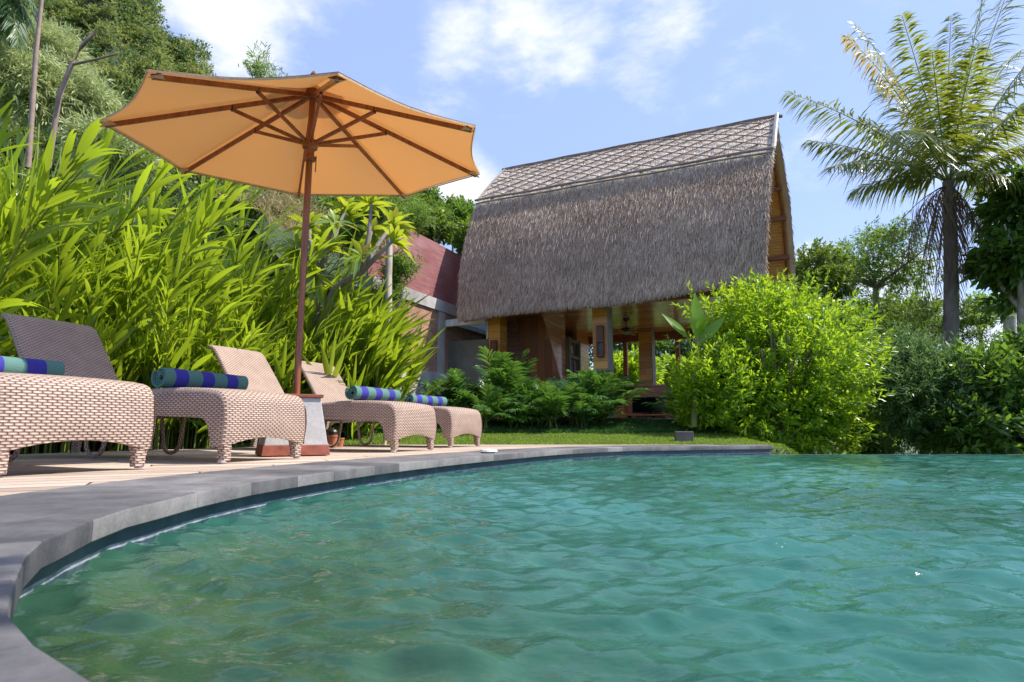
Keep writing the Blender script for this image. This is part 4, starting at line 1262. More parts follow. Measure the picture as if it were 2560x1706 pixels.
def along(line, d):
    pts = [Vector((x, y, 0)) for x, y in line]; out = []
    for a, b in zip(pts[:-1], pts[1:]):
        n = max(1, round((b - a).length / d))
        for k in range(n): out.append(a.lerp(b, k / n))
    return out
used = set(); cnt = 0
HED = 'broad strappy ginger plants forming the tall hedge behind the loungers'
def put(p, x, y, z, s, rz, lab, grp):
    global cnt
    if id(p) in used: o = copy_tree(p)
    else: o = p; used.add(id(p))
    o.location = (x, y, z); o.scale = (s, s, s); o.rotation_euler = (0, 0, rz)
    tag(o, lab, 'ginger', grp); cnt += 1
    return o
LT = 'tall strappy-leaved green ginger plant, one of the dense hedge rising behind the loungers'
LF = 'low arching ginger plant with bright leaves at the foot of the hedge'
for r_, (off, hs, sp) in enumerate(((0, .72, .42), (.55, 1.0, .44), (1.15, 1.25, .48), (1.9, 1.42, .55), (2.8, 1.62, .62))):
    for i, p in enumerate(along(line, sp)):
        q = p + Vector((-.88, .45, 0)) * off
        x, y = q.x + random.uniform(-.15, .15), q.y + random.uniform(-.15, .15)
        f_ = i / max(1, len(along(line, sp)))
        s_ = hs * random.uniform(.88, 1.12) * (1.04 - .12 * max(0, f_ - .6)) * (1 - .6 * max(0, .45 - f_) * (r_ > 1))
        pxl = 1280 + F * x / y
        zcap = at(pxl, float(np.interp(pxl, [-200, 0, 250, 450, 700], [190, 250, 345, 470, 500])), y).z
        s_ = min(s_, zcap / 2.5 * random.uniform(.92, 1.05))
        put(protos[(i + r_) % 4], x, y, float(terrain_h(np.array(x), np.array(y))) - .02, s_, random.uniform(-.6, .6), LT, HED)
for i, (x, y, s_) in enumerate([(-4.6, 4.5, .8), (-4.2, 5.5, .85), (-3.85, 6.2, .85), (-3.6, 7.0, .9), (-3.1, 8.1, 1.1), (-2.85, 8.4, 1.3), (-2.65, 8.5, 1.2), (-2.45, 8.6, 1.15), (-2.3, 8.7, 1.0), (-2.9, 9.0, 1.5), (-2.6, 9.1, 1.3), (-3.2, 8.9, 1.6), (-2.2, 8.5, .8)]):
    put(low[i % 2], x, y, 0, s_, random.uniform(-.5, .3), LF, 'low ginger plants along the hedge foot')

# ---- crowns
def crown(center, rad, n_tw, per, LL, LW, up=.3, tl=.25, shell=.6, lump=.22, seed=1, seg=2, droop=.15, jit=.55, bottom=1.0, stretch=None):
    g = np.random.default_rng(seed)
    d = nrm(g.normal(size=(n_tw, 3)))
    d[:, 2] = np.where(d[:, 2] < 0, d[:, 2] * bottom, d[:, 2])
    lb = nrm(g.normal(size=(14, 3))); am = g.uniform(-.5, 1, 14)
    bump_ = (np.clip(d @ lb.T, 0, 1) ** 5 * am).sum(1) * lump
    r = (shell + (1 - shell) * g.random(n_tw) ** .6) * (1 + bump_) 
    tip = np.array(center) + d * r[:, None] * np.array(rad)
    td = nrm(d + np.array([0, 0, up]) + g.normal(0, .35, (n_tw, 3)))
    f = np.tile(np.linspace(0, 1, per), n_tw)
    rep = lambda a: np.repeat(a, per, 0)
    P = rep(tip) - rep(td) * (tl * (1 - f))[:, None] + g.normal(0, LL * .12, (n_tw * per, 3))
    sd = nrm(np.cross(rep(td), g.normal(size=(n_tw * per, 3))))
    D = rep(td) * (.35 + .5 * f[:, None]) + sd * (1 - .55 * f[:, None]) * (jit + .45)
    N = nrm(np.cross(sd, rep(td)) * .5 + np.array([0, 0, .9]) + g.normal(0, .5, (n_tw * per, 3)))
    n = len(P)
    return leaves(P, D, N, LL * g.uniform(.6, 1.25, n), LW * g.uniform(.7, 1.2, n), seg=seg, droop=droop)
def limbs(base, center, rad, n, r0, seed=1, spread=.7, top=.75):
    g = np.random.default_rng(seed); base = np.array(base, float); c = np.array(center, float); rad = np.array(rad, float)
    fork = base + (c - base) * .45; fork[2] = max(base[2] + .15 * abs(c[2] - base[2]), c[2] - rad[2] * 1.0)
    segs = [(np.linspace(base, fork, 5) + np.concatenate([np.zeros((1, 3)), g.normal(0, r0 * .3, (3, 3)), np.zeros((1, 3))]), np.linspace(r0, r0 * .75, 5))]
    for i in range(n):
        d = nrm(g.normal(size=3)); d[2] = abs(d[2]) * .8
        e = c + d * rad * spread
        m = (fork + e) / 2 + g.normal(0, .12, 3) * rad; m[2] -= .1 * rad[2]
        t_ = np.linspace(0, 1, 7)[:, None]
        pts = fork * (1-t_)**2 + 2 * m * t_ * (1-t_) + e * t_**2
        segs.append((pts, np.linspace(r0 * .6, r0 * .12, 7)))
        for k in range(2):
            j = g.integers(2, 5); e2 = pts[j] + (nrm(g.normal(size=3)) * .45 + nrm(pts[j+1] - pts[j]) * .5) * rad * .55
            segs.append((np.linspace(pts[j], e2, 4), np.linspace(r0 * .3, r0 * .07, 4)))
    return ntubes(segs, 6)
def tree(name, label, cat, base, crowns, leafm, barkm, r0=.1, nl=7, group=None, seed=1, part='crown', **kw):
    root = empty(name, base); tag(root, label, cat, group); b = np.array(base)
    parts = []
    for i, (c, rad, ntw, per) in enumerate(crowns):
        parts.append(crown(np.array(c) - b, rad, ntw, per, seed=seed * 31 + i, **kw))
    V, F_ = join(parts); link_mesh(V, F_, part, leafm, root)
    c0 = np.mean([c[0] for c in crowns], 0); r_ = np.array(crowns[0][1]) * (1.0 if len(crowns) == 1 else 1.3)
    V, F_ = limbs((0, 0, -.1), c0 - b, r_, nl, r0, seed); link_mesh(V, F_, 'trunk' if part == 'crown' else 'stems', barkm, root)
    return root
def A(px, py, Y): return tuple(at(px, py, Y))
def pr(px, Y): return px / F * Y       # pixel radius -> metres

# big lime bush
cx, cz = A(1915, 0, 9.6)[0], .55
bc = [((4.2, 9.6, 1.35), (1.22, 1.15, 1.10), 1050, 16), ((3.25, 9.3, .65), (.85, .9, .75), 480, 16), ((4.75, 9.6, .95), (.75, .9, .95), 480, 16), ((4.1, 9.4, .5), (1.3, 1.0, .75), 620, 16), ((2.95, 9.0, .85), (.55, .55, .62), 280, 16), ((3.9, 9.5, 2.05), (.75, .7, .55), 260, 16), ((3.4, 9.4, 1.35), (.4, .5, .4), 90, 16), ((4.75, 9.5, 1.7), (.42, .5, .5), 110, 16), ((4.9, 9.5, .5), (.42, .6, .6), 130, 16), ((4.1, 9.6, 1.15), (1.45, 1.2, 1.28), 220, 20), ((4.5, 9.4, 1.6), (.9, .8, .9), 150, 18)]
tree('lime_bush', 'large rounded bright lime green bush growing at the far end of the pool', 'bush', (4.0, 9.6, -.75), bc, lime_m, bark_m, r0=.06, nl=16, seed=5, part='foliage', LL=.098, LW=.034, up=.55, tl=.30, shell=.55, lump=.32, jit=.4)

# ---- palms
def frond(base, tip, droop, n=46, lf=.6, w=.032, hang=.3, g=rng, rr=.018, ang=.55, seg=3, ldroop=.35):
    base, tip = np.array(base, float), np.array(tip, float)
    Ln = np.linalg.norm(tip - base); d = tip - base; d = d + np.array([0, 0, droop * Ln])
    t_ = np.linspace(0, 1, 15)[:, None]
    pts = base + d * t_; pts[:, 2] -= droop * Ln * t_[:, 0] ** 2
    tt = np.linspace(.14, 1, n)
    P = base + d * tt[:, None]; P[:, 2] -= droop * Ln * tt ** 2
    T = d[None] + np.stack([0*tt, 0*tt, -2 * droop * Ln * tt], -1); T = nrm(T)
    S = nrm(np.cross(T, [0, 0, 1.0]) + 1e-4); U = nrm(np.cross(S, T))
    out = []
    prof = lf * np.clip(np.sin(np.pi * (.12 + .83 * tt)) ** .55, .2, 1)
    tw = g.normal(0, .25)
    for sg in (-1, 1):
        D = S * sg * 1.0 + T * (ang + .5 * tt[:, None]) + U * (.18 + g.normal(0, .10, n)[:, None] + tw * sg * .3) - np.array([0, 0, hang]) + g.normal(0, .07 * (hang > .29) * 2.0 + .05, (n, 3)) - np.array([0, 0, 1]) * (np.abs(g.normal(0, .35, (n, 1))) * (hang > .29))
        out.append(leaves(P, D, U + g.normal(0, .25, (n, 3)), prof * g.uniform(.85, 1.1, n), w, seg=seg, droop=ldroop + g.uniform(0, .15, n), belly=.6))
    V, F_ = join(out)
    return (V, F_), (pts, np.linspace(rr, rr * .25, 15))
def palm(name, label, base, top, tips, leafm=palm_m, trunk_r=(.17, .12), lf=.62, extra=0, dead=(), nuts=(), lean=.3, n=48, w=.034, group=None, droops=(.22, .4), yellow=(), barkm=pale_bark, rr=.02, cat='palm tree', seed=2):
    g = np.random.default_rng(seed)
    root = empty(name, base); tag(root, label, cat, group); b = np.array(base, float); tp_ = np.array(top, float)
    if trunk_r:
        t_ = np.linspace(0, 1, 40)[:, None]; pts = (tp_ - b) * t_ ; pts[:, 0] += lean * np.sin(np.pi * t_[:, 0]) * .3
        rr_ = np.linspace(trunk_r[0], trunk_r[1], 40) * (1 + .05 * (np.arange(40) % 2))
        V, F_ = ntubes([(pts, rr_)], 14); link_mesh(V, F_, 'trunk', barkm, root)
    fr_, rs = [], []
    for i, (tpx, dr_) in enumerate(tips):
        a, s_ = frond(tp_ - b + g.normal(0, .04, 3), np.array(tpx) - b, dr_, n=n, lf=lf, w=w, g=g, rr=rr)
        V, F_ = a; o = link_mesh(V, F_, 'frond', palm_y if i in yellow else leafm, root)
        V, F_ = ntubes([s_], 6); link_mesh(V, F_, 'midrib', stem_m, o)
    if dead:
        for tpx in dead:
            a, s_ = frond(tp_ - b + np.array([g.normal(0, .08), 0, -.1]), np.array(tpx) - b, .45, n=18, lf=lf * .75, w=.022, hang=1.4, g=g, rr=.015, ldroop=.9)
            V, F_ = join([a, ntubes([s_], 5)]); link_mesh(V, F_, 'dead_frond', dead_m, root)
    nm = plain('green_coconut', (.22, .26, .05), .4, 6, .3)
    for nx in nuts:
        m = MB(); m.lathe([(0.001, -.12), (.06, -.105), (.105, -.05), (.11, .01), (.085, .07), (.04, .11), (.001, .12)], tuple(np.array(nx) - b), 14); m.build('coconut', nm, root, smooth=True)
    return root
Yp = 13.0
top = A(2372, 455, Yp)
def T(px, py, dy, dr=.3): return (A(px, py, Yp + dy), dr)
tips = [T(1968, 232, -.6, .24), T(2020, 352, .4, .22), T(2068, 420, -1.2, .35), T(2112, 92, .6, .42), T(2135, 60, 1.5, .3), T(2255, 40, -.8, .16), T(2378, 40, .8, .12), T(2330, 130, -1.6, .3), T(2470, -60, -.4, .14), T(2545, -90, .9, .12), T(2650, 60, -.7, .2), T(2700, 170, .8, .25),
        T(2640, 340, -1.0, .35), T(2560, 460, -1.4, .6), T(2480, 300, 2.6, .4), T(2190, 200, 2.2, .3), T(2240, 330, -2.4, .45), T(2560, 120, 2.2, .3), T(2150, 300, 1.0, .3), T(2440, 120, -1.8, .3), T(2560, 500, 1.2, .55), T(2130, 480, 1.0, .45), T(2600, 240, -2.0, .3)]
palm('coconut_palm', 'tall coconut palm with ragged fronds and hanging dead leaves, right of the villa roof', A(2348, 1100, Yp)[:2] + (-1.2,), top, tips,
     dead=[A(2280, 560, Yp - .6), A(2440, 540, Yp - .5), A(2330, 600, Yp - .7), A(2400, 740, Yp - .3), A(2310, 760, Yp - .2), A(2260, 640, Yp - .4), A(2300, 700, Yp), A(2420, 690, Yp + .3), A(2225, 590, Yp + .6), A(2345, 720, Yp - .5), A(2390, 660, Yp - .5), A(2470, 610, Yp)],
     nuts=[A(2292, 428, Yp - .3), A(2312, 424, Yp - .35), A(2385, 378, Yp - .4), A(2404, 400, Yp - .35), A(2372, 385, Yp - .4), A(2405, 440, Yp - .3)], yellow=(3,), barkm=bark_m, n=92, lf=.66, w=.038)
top2 = A(2520, 470, 17)
palm('leaning_palm', 'second coconut palm partly hidden behind the tall one at the right edge', A(2500, 1100, 17)[:2] + (-1.2,), top2,
     [(A(x, y, 17 + d), .4) for x, y, d in ((2400, 480, .5), (2440, 590, -.6), (2600, 420, .8), (2560, 600, .5), (2480, 620, 0), (2640, 560, .3), (2450, 400, 1))], n=40, lf=.7, seed=4)
# palm at the top left corner
palm('hillside_palm', 'dark drooping palm fronds hanging in at the top left corner', A(-60, 330, 12)[:2] + (0,), A(-10, -60, 12),
     [(A(x, y, 12 + d), .6) for x, y, d in ((75, 60, .2), (45, 110, -.3), (20, 100, .4), (90, 20, 0), (-80, 60, 0), (10, 150, .6), (60, -20, -.4))], leafm=bluish_m, n=52, lf=.5, seed=6, trunk_r=(.12, .1))

# areca palms in front of the villa
def areca(seed, h=1.1, nf=13, ns=3):
    g = np.random.default_rng(seed)
    root = empty('areca_palm', (0, 0, 0)); VF, SG = [], []
    for s_ in range(ns):
        b = np.array([g.normal(0, .09), g.normal(0, .09), 0]); tp_ = b + np.array([g.normal(0, .05), g.normal(0, .05), h * g.uniform(.08, .30)])
        SG.append((np.linspace(b, tp_, 3), np.array([.022, .02, .016])))
        for k in range(nf // ns + 1):
            az = g.uniform(0, 2 * math.pi); el = g.uniform(.3, 1.35); L_ = h * g.uniform(.7, 1.05)
            tip = tp_ + np.array([math.cos(az) * math.cos(el), math.sin(az) * math.cos(el), math.sin(el)]) * L_ ; tip[2] -= .12 * L_
            a, r_ = frond(tp_, tip, g.uniform(.25, .5), n=14, lf=.42, w=.048, hang=.05, ang=.9, g=g, rr=.009, seg=3, ldroop=.3); VF.append(a); SG.append(r_)
    V, F_ = join(VF); link_mesh(V, F_, 'foliage', areca_m, root)
    V, F_ = ntubes(SG, 5); link_mesh(V, F_, 'stems', stem_m, root)
    return root
ap = [areca(s, h) for s, h in ((41, 1.15), (42, 1.0), (43, 1.2), (44, .9))]
spots = []
for i in range(13):
    px = 1085 + i * 35 + random.uniform(-8, 8); spots.append((px, 9.9 + random.uniform(-.35, .5), random.uniform(.85, 1.15)))
spots += [(1120, 9.4, .7), (1215, 9.3, .75), (1295, 9.3, .8), (1385, 9.3, .8), (1460, 9.3, .75), (1265, 10.1, 1.35), (1485, 10.0, 1.4), (1700, 9.6, .9)]
for i, (px, y, s_) in enumerate(spots):
    p = ap[i % 4]; o = p if i < 4 else copy_tree(p)
    if i < 4: pass
    x = (px - 1280) / F * y
    o.location = (x, y, float(terrain_h(np.array(x), np.array(y))) - .03); o.scale = (s_ * .74,) * 3; o.rotation_euler = (0, 0, random.uniform(0, 6.28))
    tag(o, 'feathery dark green areca palm, one of the row in front of the villa terrace', 'palm', 'areca palms in front of the villa')

# banana plant
bn = empty('banana_plant', A(1735, 1060, 8.9)); tag(bn, 'young banana plant with upright pale leaf between the villa and the lime bush', 'banana plant'); b = np.array(bn.location)
def blade(p0, p1, w, nrm_, curl=.0, seg=12):
    p0, p1 = np.array(p0), np.array(p1); d = p1 - p0
    return leaves(p0[None], d[None], np.array(nrm_)[None], np.array([np.linalg.norm(d)]), np.array([w]), seg=seg, droop=curl, fold=.25, belly=.8)
for p0, p1, w, nv in (((1742, 850), (1737, 733), .28, (.5, -1, .1)), ((1720, 845), (1655, 785), .15, (-.3, -.6, .8)), ((1752, 840), (1775, 770), .12, (.9, -.5, .2)), ((1745, 860), (1815, 790), .16, (-.2, -1, .5))):
    V, F_ = blade(np.array(A(*p0, 8.9)) - b, np.array(A(*p1, 8.9)) - b, w * 1.05, nv); link_mesh(V, F_, 'leaf', banana_m, bn)
V, F_ = ntubes([(np.linspace([0, 0, -.05], np.array(A(1742, 850, 8.9)) - b, 6), np.linspace(.06, .025, 6))] + [(np.linspace(np.array(A(1738, 900, 8.9)) - b, np.array(A(*q, 8.9)) - b, 4), [.02, .015, .012, .01]) for q in ((1720, 845), (1752, 840), (1745, 860))], 8); link_mesh(V, F_, 'stem', stem_m, bn)

# ---- trees and shrubs on the right
def TB(px, Y, z=-1.2): return ((px - 1280) / F * Y, Y, z)
fy = 16
tree('feathery_tree', 'thin forked tree with light feathery crown between the villa and the tall palm', 'tree', TB(2205, fy), [(A(2180, 640, fy), (pr(150, fy), 1.3, pr(55, fy)), 260, 22), (A(2110, 690, fy), (pr(90, fy), 1, pr(40, fy)), 130, 22), (A(2260, 690, fy), (pr(80, fy), 1, pr(45, fy)), 120, 22), (A(2210, 585, fy), (pr(80, fy), 1, pr(32, fy)), 110, 22)], fine_m, bark_m, r0=.09, nl=9, seed=8, LL=.11, LW=.035, up=.1, tl=.4, shell=.3, lump=.35, jit=.6)
tree('leafy_tree', 'mid green tree showing just right of the thatched gable', 'tree', TB(2040, 15), [(A(2045, 665, 15), (pr(65, 15), .9, pr(75, 15)), 170, 18), (A(2010, 700, 15), (pr(45, 15), .9, pr(70, 15)), 110, 18), (A(2090, 720, 15), (pr(50, 15), .8, pr(70, 15)), 100, 18)], mid_m, bark_m, r0=.1, seed=9, LL=.13, LW=.05, tl=.3, shell=.4, lump=.3)
tree('dark_broadleaf_tree', 'dark broadleaf tree with pale smooth trunk at the right edge', 'tree', TB(2543, 12, -1.0), [(A(2595, 520, 12), (pr(95, 12), 1.2, pr(130, 12)), 380, 16), (A(2535, 640, 12), (pr(85, 12), 1, pr(80, 12)), 200, 16), (A(2600, 680, 12), (pr(90, 12), 1, pr(90, 12)), 260, 16)], dark_m, pale_bark, r0=.12, seed=10, LL=.20, LW=.10, up=-.1, tl=.35, shell=.35, lump=.3)
tree('low_branch_tree', 'light green spreading branch foliage low behind the right hand trunk', 'tree', TB(2460, 15), [(A(2480, 760, 15), (pr(110, 15), 1, pr(28, 15)), 140, 20), (A(2420, 800, 15), (pr(60, 15), .8, pr(25, 15)), 60, 20)], fine_m, bark_m, r0=.06, seed=12, LL=.12, LW=.045, shell=.3)
tree('bamboo_clump', 'dark bluish green feathery clump right of the lime bush', 'shrub', TB(2290, 9.6, -.9), [(A(2285, 985, 9.6), (pr(135, 9.6), 1, pr(150, 9.6)), 1000, 16), (A(2240, 880, 10), (pr(80, 9.6), .7, pr(80, 9.6)), 220, 16), (A(2370, 950, 9.6), (pr(90, 9.6), .7, pr(110, 9.6)), 380, 16)], bluish_m, stem_m, r0=.03, nl=18, seed=13, part='foliage', LL=.10, LW=.022, up=.3, tl=.35, shell=.35, lump=.3)
tree('broadleaf_shrub', 'dark shrub with upright leafy stems beside the pool at the right edge', 'shrub', TB(2490, 9.2, -.9), [(A(2480, 960, 9.2), (pr(110, 9.2), .8, pr(110, 9.2)), 360, 14), (A(2560, 900, 9.2), (pr(70, 9.2), .7, pr(100, 9.2)), 170, 14), (A(2420, 1060, 9), (pr(100, 9.2), .7, pr(80, 9.2)), 260, 14), (A(2560, 1060, 9), (pr(90, 9.2), .7, pr(80, 9.2)), 200, 14)], dark_m, bark_m, r0=.03, nl=14, seed=14, part='foliage', LL=.15, LW=.06, up=.6, tl=.35, shell=.35, lump=.4)
tree('twiggy_tree', 'open twiggy tree with dark sparse leaves behind the palm trunk', 'tree', TB(2290, 14.5, -1), [(A(2260, 800, 14.5), (pr(120, 14.5), .9, pr(70, 14.5)), 190, 16), (A(2430, 830, 14.5), (pr(75, 14.5), .8, pr(50, 14.5)), 70, 16), (A(2190, 770, 14.5), (pr(70, 14.5), .7, pr(60, 14.5)), 80, 16)], mid_m, bark_m, r0=.05, nl=12, seed=15, LL=.10, LW=.03, up=.3, tl=.35, shell=.25, lump=.4)
for i, (px, py, Y, rx, rz, mm, lab) in enumerate([(2210, 820, 22, 150, 70, mid_m, 'far green tree between the lime bush and the palm trunk'), (2430, 940, 24, 110, 60, fine_m, 'far pale green tree low on the horizon right of the palm trunk'), (2570, 900, 21, 90, 60, mid_m, 'far tree at the right edge above the pool'),
        (2120, 900, 14, 80, 120, dark_m, 'dark tree filling the gap behind the right side of the lime bush'), (2350, 1030, 13, 200, 90, dark_m, 'dark undergrowth tree low behind the bluish clump'), (2160, 1040, 11, 70, 110, dark_m, 'dark low tree beside the lime bush foot')]):
    tree('background_tree', lab, 'tree', TB(px, Y), [(A(px, py, Y), (pr(rx, Y), pr(rx, Y) * .7, pr(rz, Y)), 420, 16)], mm, bark_m, r0=.08, nl=8, seed=20 + i, LL=.011 * Y + .02, LW=.0045 * Y + .01, tl=.4, shell=.3, lump=.4)
# behind the villa, seen through the terrace
for i, (px, py, Y, rx, rz, mm, lab) in enumerate([(1565, 925, 19, 75, 45, lime_m, 'bright shrub seen through the terrace opening left of the rear column'), (1680, 930, 20, 60, 50, lime_m, 'bright shrub seen through the terrace right of the rear column'),
        (1560, 850, 26, 110, 70, dark_m, 'dark tree beyond the terrace behind the left opening'), (1700, 850, 27, 120, 75, bluish_m, 'dark tree beyond the terrace behind the right opening'), (1850, 850, 25, 130, 90, dark_m, 'dark tree far behind the villa and the lime bush')]):
    tree('garden_shrub' if i < 2 else 'garden_tree', lab, 'shrub' if i < 2 else 'tree', TB(px, Y, 0), [(A(px - (30 if i == 2 else 0), py, Y), (pr(rx * (1.4 if i == 2 else 1), Y), 1.0, pr(rz, Y)), 400, 16)], mm, bark_m, r0=.06, nl=8, seed=40 + i, LL=.20, LW=.08, tl=.4, shell=.3, lump=.3)
# small waterside plants past the infinity edge
def tuft(name, label, loc, n, L_, w, m, sp=.5, cat='grass tuft'):
    g = np.random.default_rng(int(abs(loc[0] * 100))); 
    D = np.stack([g.normal(0, sp, n), g.normal(0, sp, n), np.ones(n)], -1)
    P = g.normal(0, .06, (n, 3)) * np.array([1, 1, 0]); V, F_ = leaves(P, D, rdir(n), L_ * g.uniform(.6, 1.1, n), w, seg=5, droop=.6, belly=.5)
    o = np_mesh(name, V, F_, m); o.location = loc; return tag(o, label, cat)
tuft('grass_tuft', 'pale arching grass tuft at the right foot of the lime bush', (5.1, 7.9, -.55), 150, .75, .012, pale_m, .55)
tuft('low_plant', 'low broad-leaved plant peeping over the infinity edge', (4.55 + .2, 7.35, -.35), 60, .34, .05, fine_m, .9, 'plant')
tuft('low_plant', 'pale green plant at the waterline right of the dark clump', (6.1, 7.5, -.4), 70, .36, .05, bluish_m, .9, 'plant')

# ---- frangipani
fb = Vector(((775 - 1280) / F * 8.3, 8.3, 0)); fr = empty('frangipani_tree', fb); tag(fr, 'frangipani with thick grey branches and bright leaf rosettes right of the umbrella pole', 'tree'); b = np.array(fb)
fpx = [(836, 556, 7.9), (928, 508, 8.2), (905, 640, 7.8), (985, 600, 8.0), (815, 615, 8.3), (770, 560, 8.5), (930, 575, 8.6), (790, 690, 8.1), (985, 560, 8.7), (865, 520, 8.8), (740, 620, 8.6)]
j1 = np.array(A(840, 720, 8.1)) - b; j0 = np.array(A(790, 850, 8.3)) - b; j2 = np.array(A(905, 680, 8.0)) - b; j3 = np.array(A(800, 680, 8.3)) - b
SG = [(np.array([[0, 0, -.1], j0 * [.6, .6, .55], j0]), [.11, .10, .085]), (np.linspace(j0, j1, 4), [.085, .08, .07, .06]), (np.linspace(j1, j2, 4), [.055, .05, .045, .04]), (np.linspace(j0, j3, 4), [.07, .06, .05, .045])]
P, D, N, L_, W_ = [], [], [], [], []
g = np.random.default_rng(9)
for px, py, Y in fpx:
    e = np.array(A(px, py, Y)) - b; s0 = min((j1, j2, j3), key=lambda q: np.linalg.norm(q - e))
    m_ = (s0 + e) / 2 + g.normal(0, .06, 3); t_ = np.linspace(0, 1, 6)[:, None]; pts = s0 * (1-t_)**2 + 2*m_*t_*(1-t_) + e*t_**2
    SG.append((pts, np.linspace(.04, .022, 6))); ax_ = nrm(pts[-1] - pts[-2])
    for k in range(17):
        az = k * 2.4; s_ = nrm(np.cross(ax_, [math.cos(az), math.sin(az), .3])); 
        P.append(e + ax_ * g.uniform(-.08, .02)); D.append(ax_ * g.uniform(.15, 1.0) + s_); N.append(ax_ + g.normal(0, .2, 3)); L_.append(g.uniform(.24, .40)); W_.append(g.uniform(.065, .095))
V, F_ = leaves(np.array(P), np.array(D), np.array(N), np.array(L_), np.array(W_), seg=6, droop=g.uniform(.15, .5, len(P)), fold=.22, belly=.85); link_mesh(V, F_, 'crown', frangi_m, fr)
V, F_ = ntubes(SG, 9); link_mesh(V, F_, 'trunk', bark_m, fr)
# acacia with straight trunk
tree('acacia_tree', 'ferny tree on a straight grey trunk in front of the red fence', 'tree', TB(972, 8.9, 0), [(A(940, 520, 9.6), (pr(95, 9.6), .8, pr(60, 9.6)), 420, 26), (A(1040, 545, 10.2), (pr(75, 9.6), .7, pr(30, 9.6)), 200, 26), (A(880, 590, 9.8), (pr(70, 9.6), .7, pr(55, 9.6)), 260, 26), (A(1000, 470, 11), (pr(70, 9.6), .7, pr(30, 9.6)), 130, 26)], fine_m, pale_bark, r0=.075, nl=9, seed=30, LL=.05, LW=.014, up=.0, tl=.42, shell=.25, lump=.35, seg=1)
tree('leafy_shrub', 'green shrub at the trunk of the ferny tree under the red fence', 'shrub', TB(985, 10.4, .1), [(A(985, 700, 10.4), (pr(42, 10), .5, pr(75, 10)), 280, 18), (A(950, 780, 10.3), (pr(45, 10), .5, pr(75, 10)), 240, 18), (A(1010, 660, 10.2), (pr(45, 10), .5, pr(40, 10)), 130, 18)], fine_m, bark_m, r0=.03, nl=8, seed=31, part='foliage', LL=.06, LW=.02, tl=.25, shell=.3)

# ---- slope, trees and dry grass above the fence
def slope_h(d): return 3.2 + 2.6 * np.clip(d / 9, 0, 1) 
gx, gy = np.meshgrid(np.linspace(0, 16, 24), np.linspace(0, 22, 24), indexing='ij')   # along wall, away to the left
base_ = WB - wd * 5.0
Xs = base_.x + wd.x * gx - wn_.x * (gy + .25); Ys_ = base_.y + wd.y * gx - wn_.y * (gy + .25); Zs = slope_h(gy) * 1.0 + .15 * np.sin(gx * 1.7 + gy); Zs[:, 0] = 2.7
V = np.stack([Xs, Ys_, Zs], -1).reshape(-1, 3); ii = np.arange(23)[:, None] * 24; jj = np.arange(23)[None]
Fq = np.stack([ii + jj, ii + jj + 1, ii + 24 + jj + 1, ii + 24 + jj], -1).reshape(-1, 4)
tag(np_mesh('slope', V, Fq, gm), kind='structure')
n = 9000; a_ = rng.uniform(0, 15, n); o_ = rng.uniform(.3, 2.2, n)
P = np.stack([base_.x + wd.x * a_ - wn_.x * o_, base_.y + wd.y * a_ - wn_.y * o_, np.full(n, 3.75) + .25 * o_ + .12 * np.sin(a_ * 3)], -1)
V, F_ = leaves(P, np.stack([rng.normal(0, .5, n), rng.normal(0, .5, n), np.ones(n)], -1), rdir(n), rng.uniform(.3, .75, n), .014, seg=3, droop=.5)
tag(np_mesh('dry_grass', V, F_, dry_m), 'dry yellow grass fringe hanging over the top of the red fence', 'grass', kind='stuff')
for i, (px, py, Y, rx, rz, mm, LLs, lab) in enumerate([(1010, 520, 17, 60, 50, mid_m, .17, 'green tree just above the red fence nearest the umbrella tip'), (1080, 560, 18, 60, 55, mid_m, .17, 'green tree above the fence in the middle of the row'), (1150, 560, 20, 60, 60, dark_m, .18, 'dark green tree above the fence beside the thatched roof'),
        (1040, 500, 24, 70, 45, dark_m, .2, 'dark tree top under the umbrella corner against the cloud'), (1130, 535, 26, 75, 40, mid_m, .2, 'tree top behind the others left of the thatched roof'), (900, 530, 16, 100, 60, fine_m, .15, 'light tree hidden behind the frangipani'), (780, 520, 18, 110, 60, mid_m, .16, 'green tree behind the hedge under the umbrella'), (620, 500, 18, 120, 60, mid_m, .16, 'green tree behind the hedge left of the umbrella pole'), (1180, 600, 19, 40, 60, mid_m, .16, 'green tree squeezed against the left edge of the thatched roof')]):
    tree('slope_tree', lab, 'tree', TB(px, Y, 2.5), [(A(px, py, Y), (pr(rx, Y), 1.0, pr(rz, Y)), 330, 15)], mm, bark_m, r0=.07, nl=7, seed=60 + i, LL=LLs, LW=LLs * .42, tl=.4, shell=.3, lump=.35)

# ---- pale bamboo thicket, dead branches, hill
for i, (px, py, Y, rx, rz, lab) in enumerate([(60, 210, 13, 110, 110, 'pale silvery bamboo thicket at the left edge below the hill'), (190, 250, 14, 110, 90, 'pale silvery bamboo thicket behind the forked dead branch'), (120, 130, 17, 90, 70, 'pale bamboo tops between the two bare branches'), (270, 330, 15, 70, 60, 'pale bamboo thicket left of the umbrella tip'), (300, 390, 13, 90, 60, 'pale bamboo thicket hidden under the left umbrella rib')]):
    tree('bamboo_thicket', lab, 'bamboo', TB(px, Y, 1.0), [(A(px, py, Y), (pr(rx, Y), 1.2, pr(rz, Y)), 620, 18)], pale_m, stem_m, r0=.03, nl=14, seed=80 + i, part='foliage', LL=.20, LW=.030, up=-.1, tl=.45, shell=.3, lump=.3)
DEAD = plain('brown_dead_wood', (.27, .19, .16), .8, 8, .3, .5)
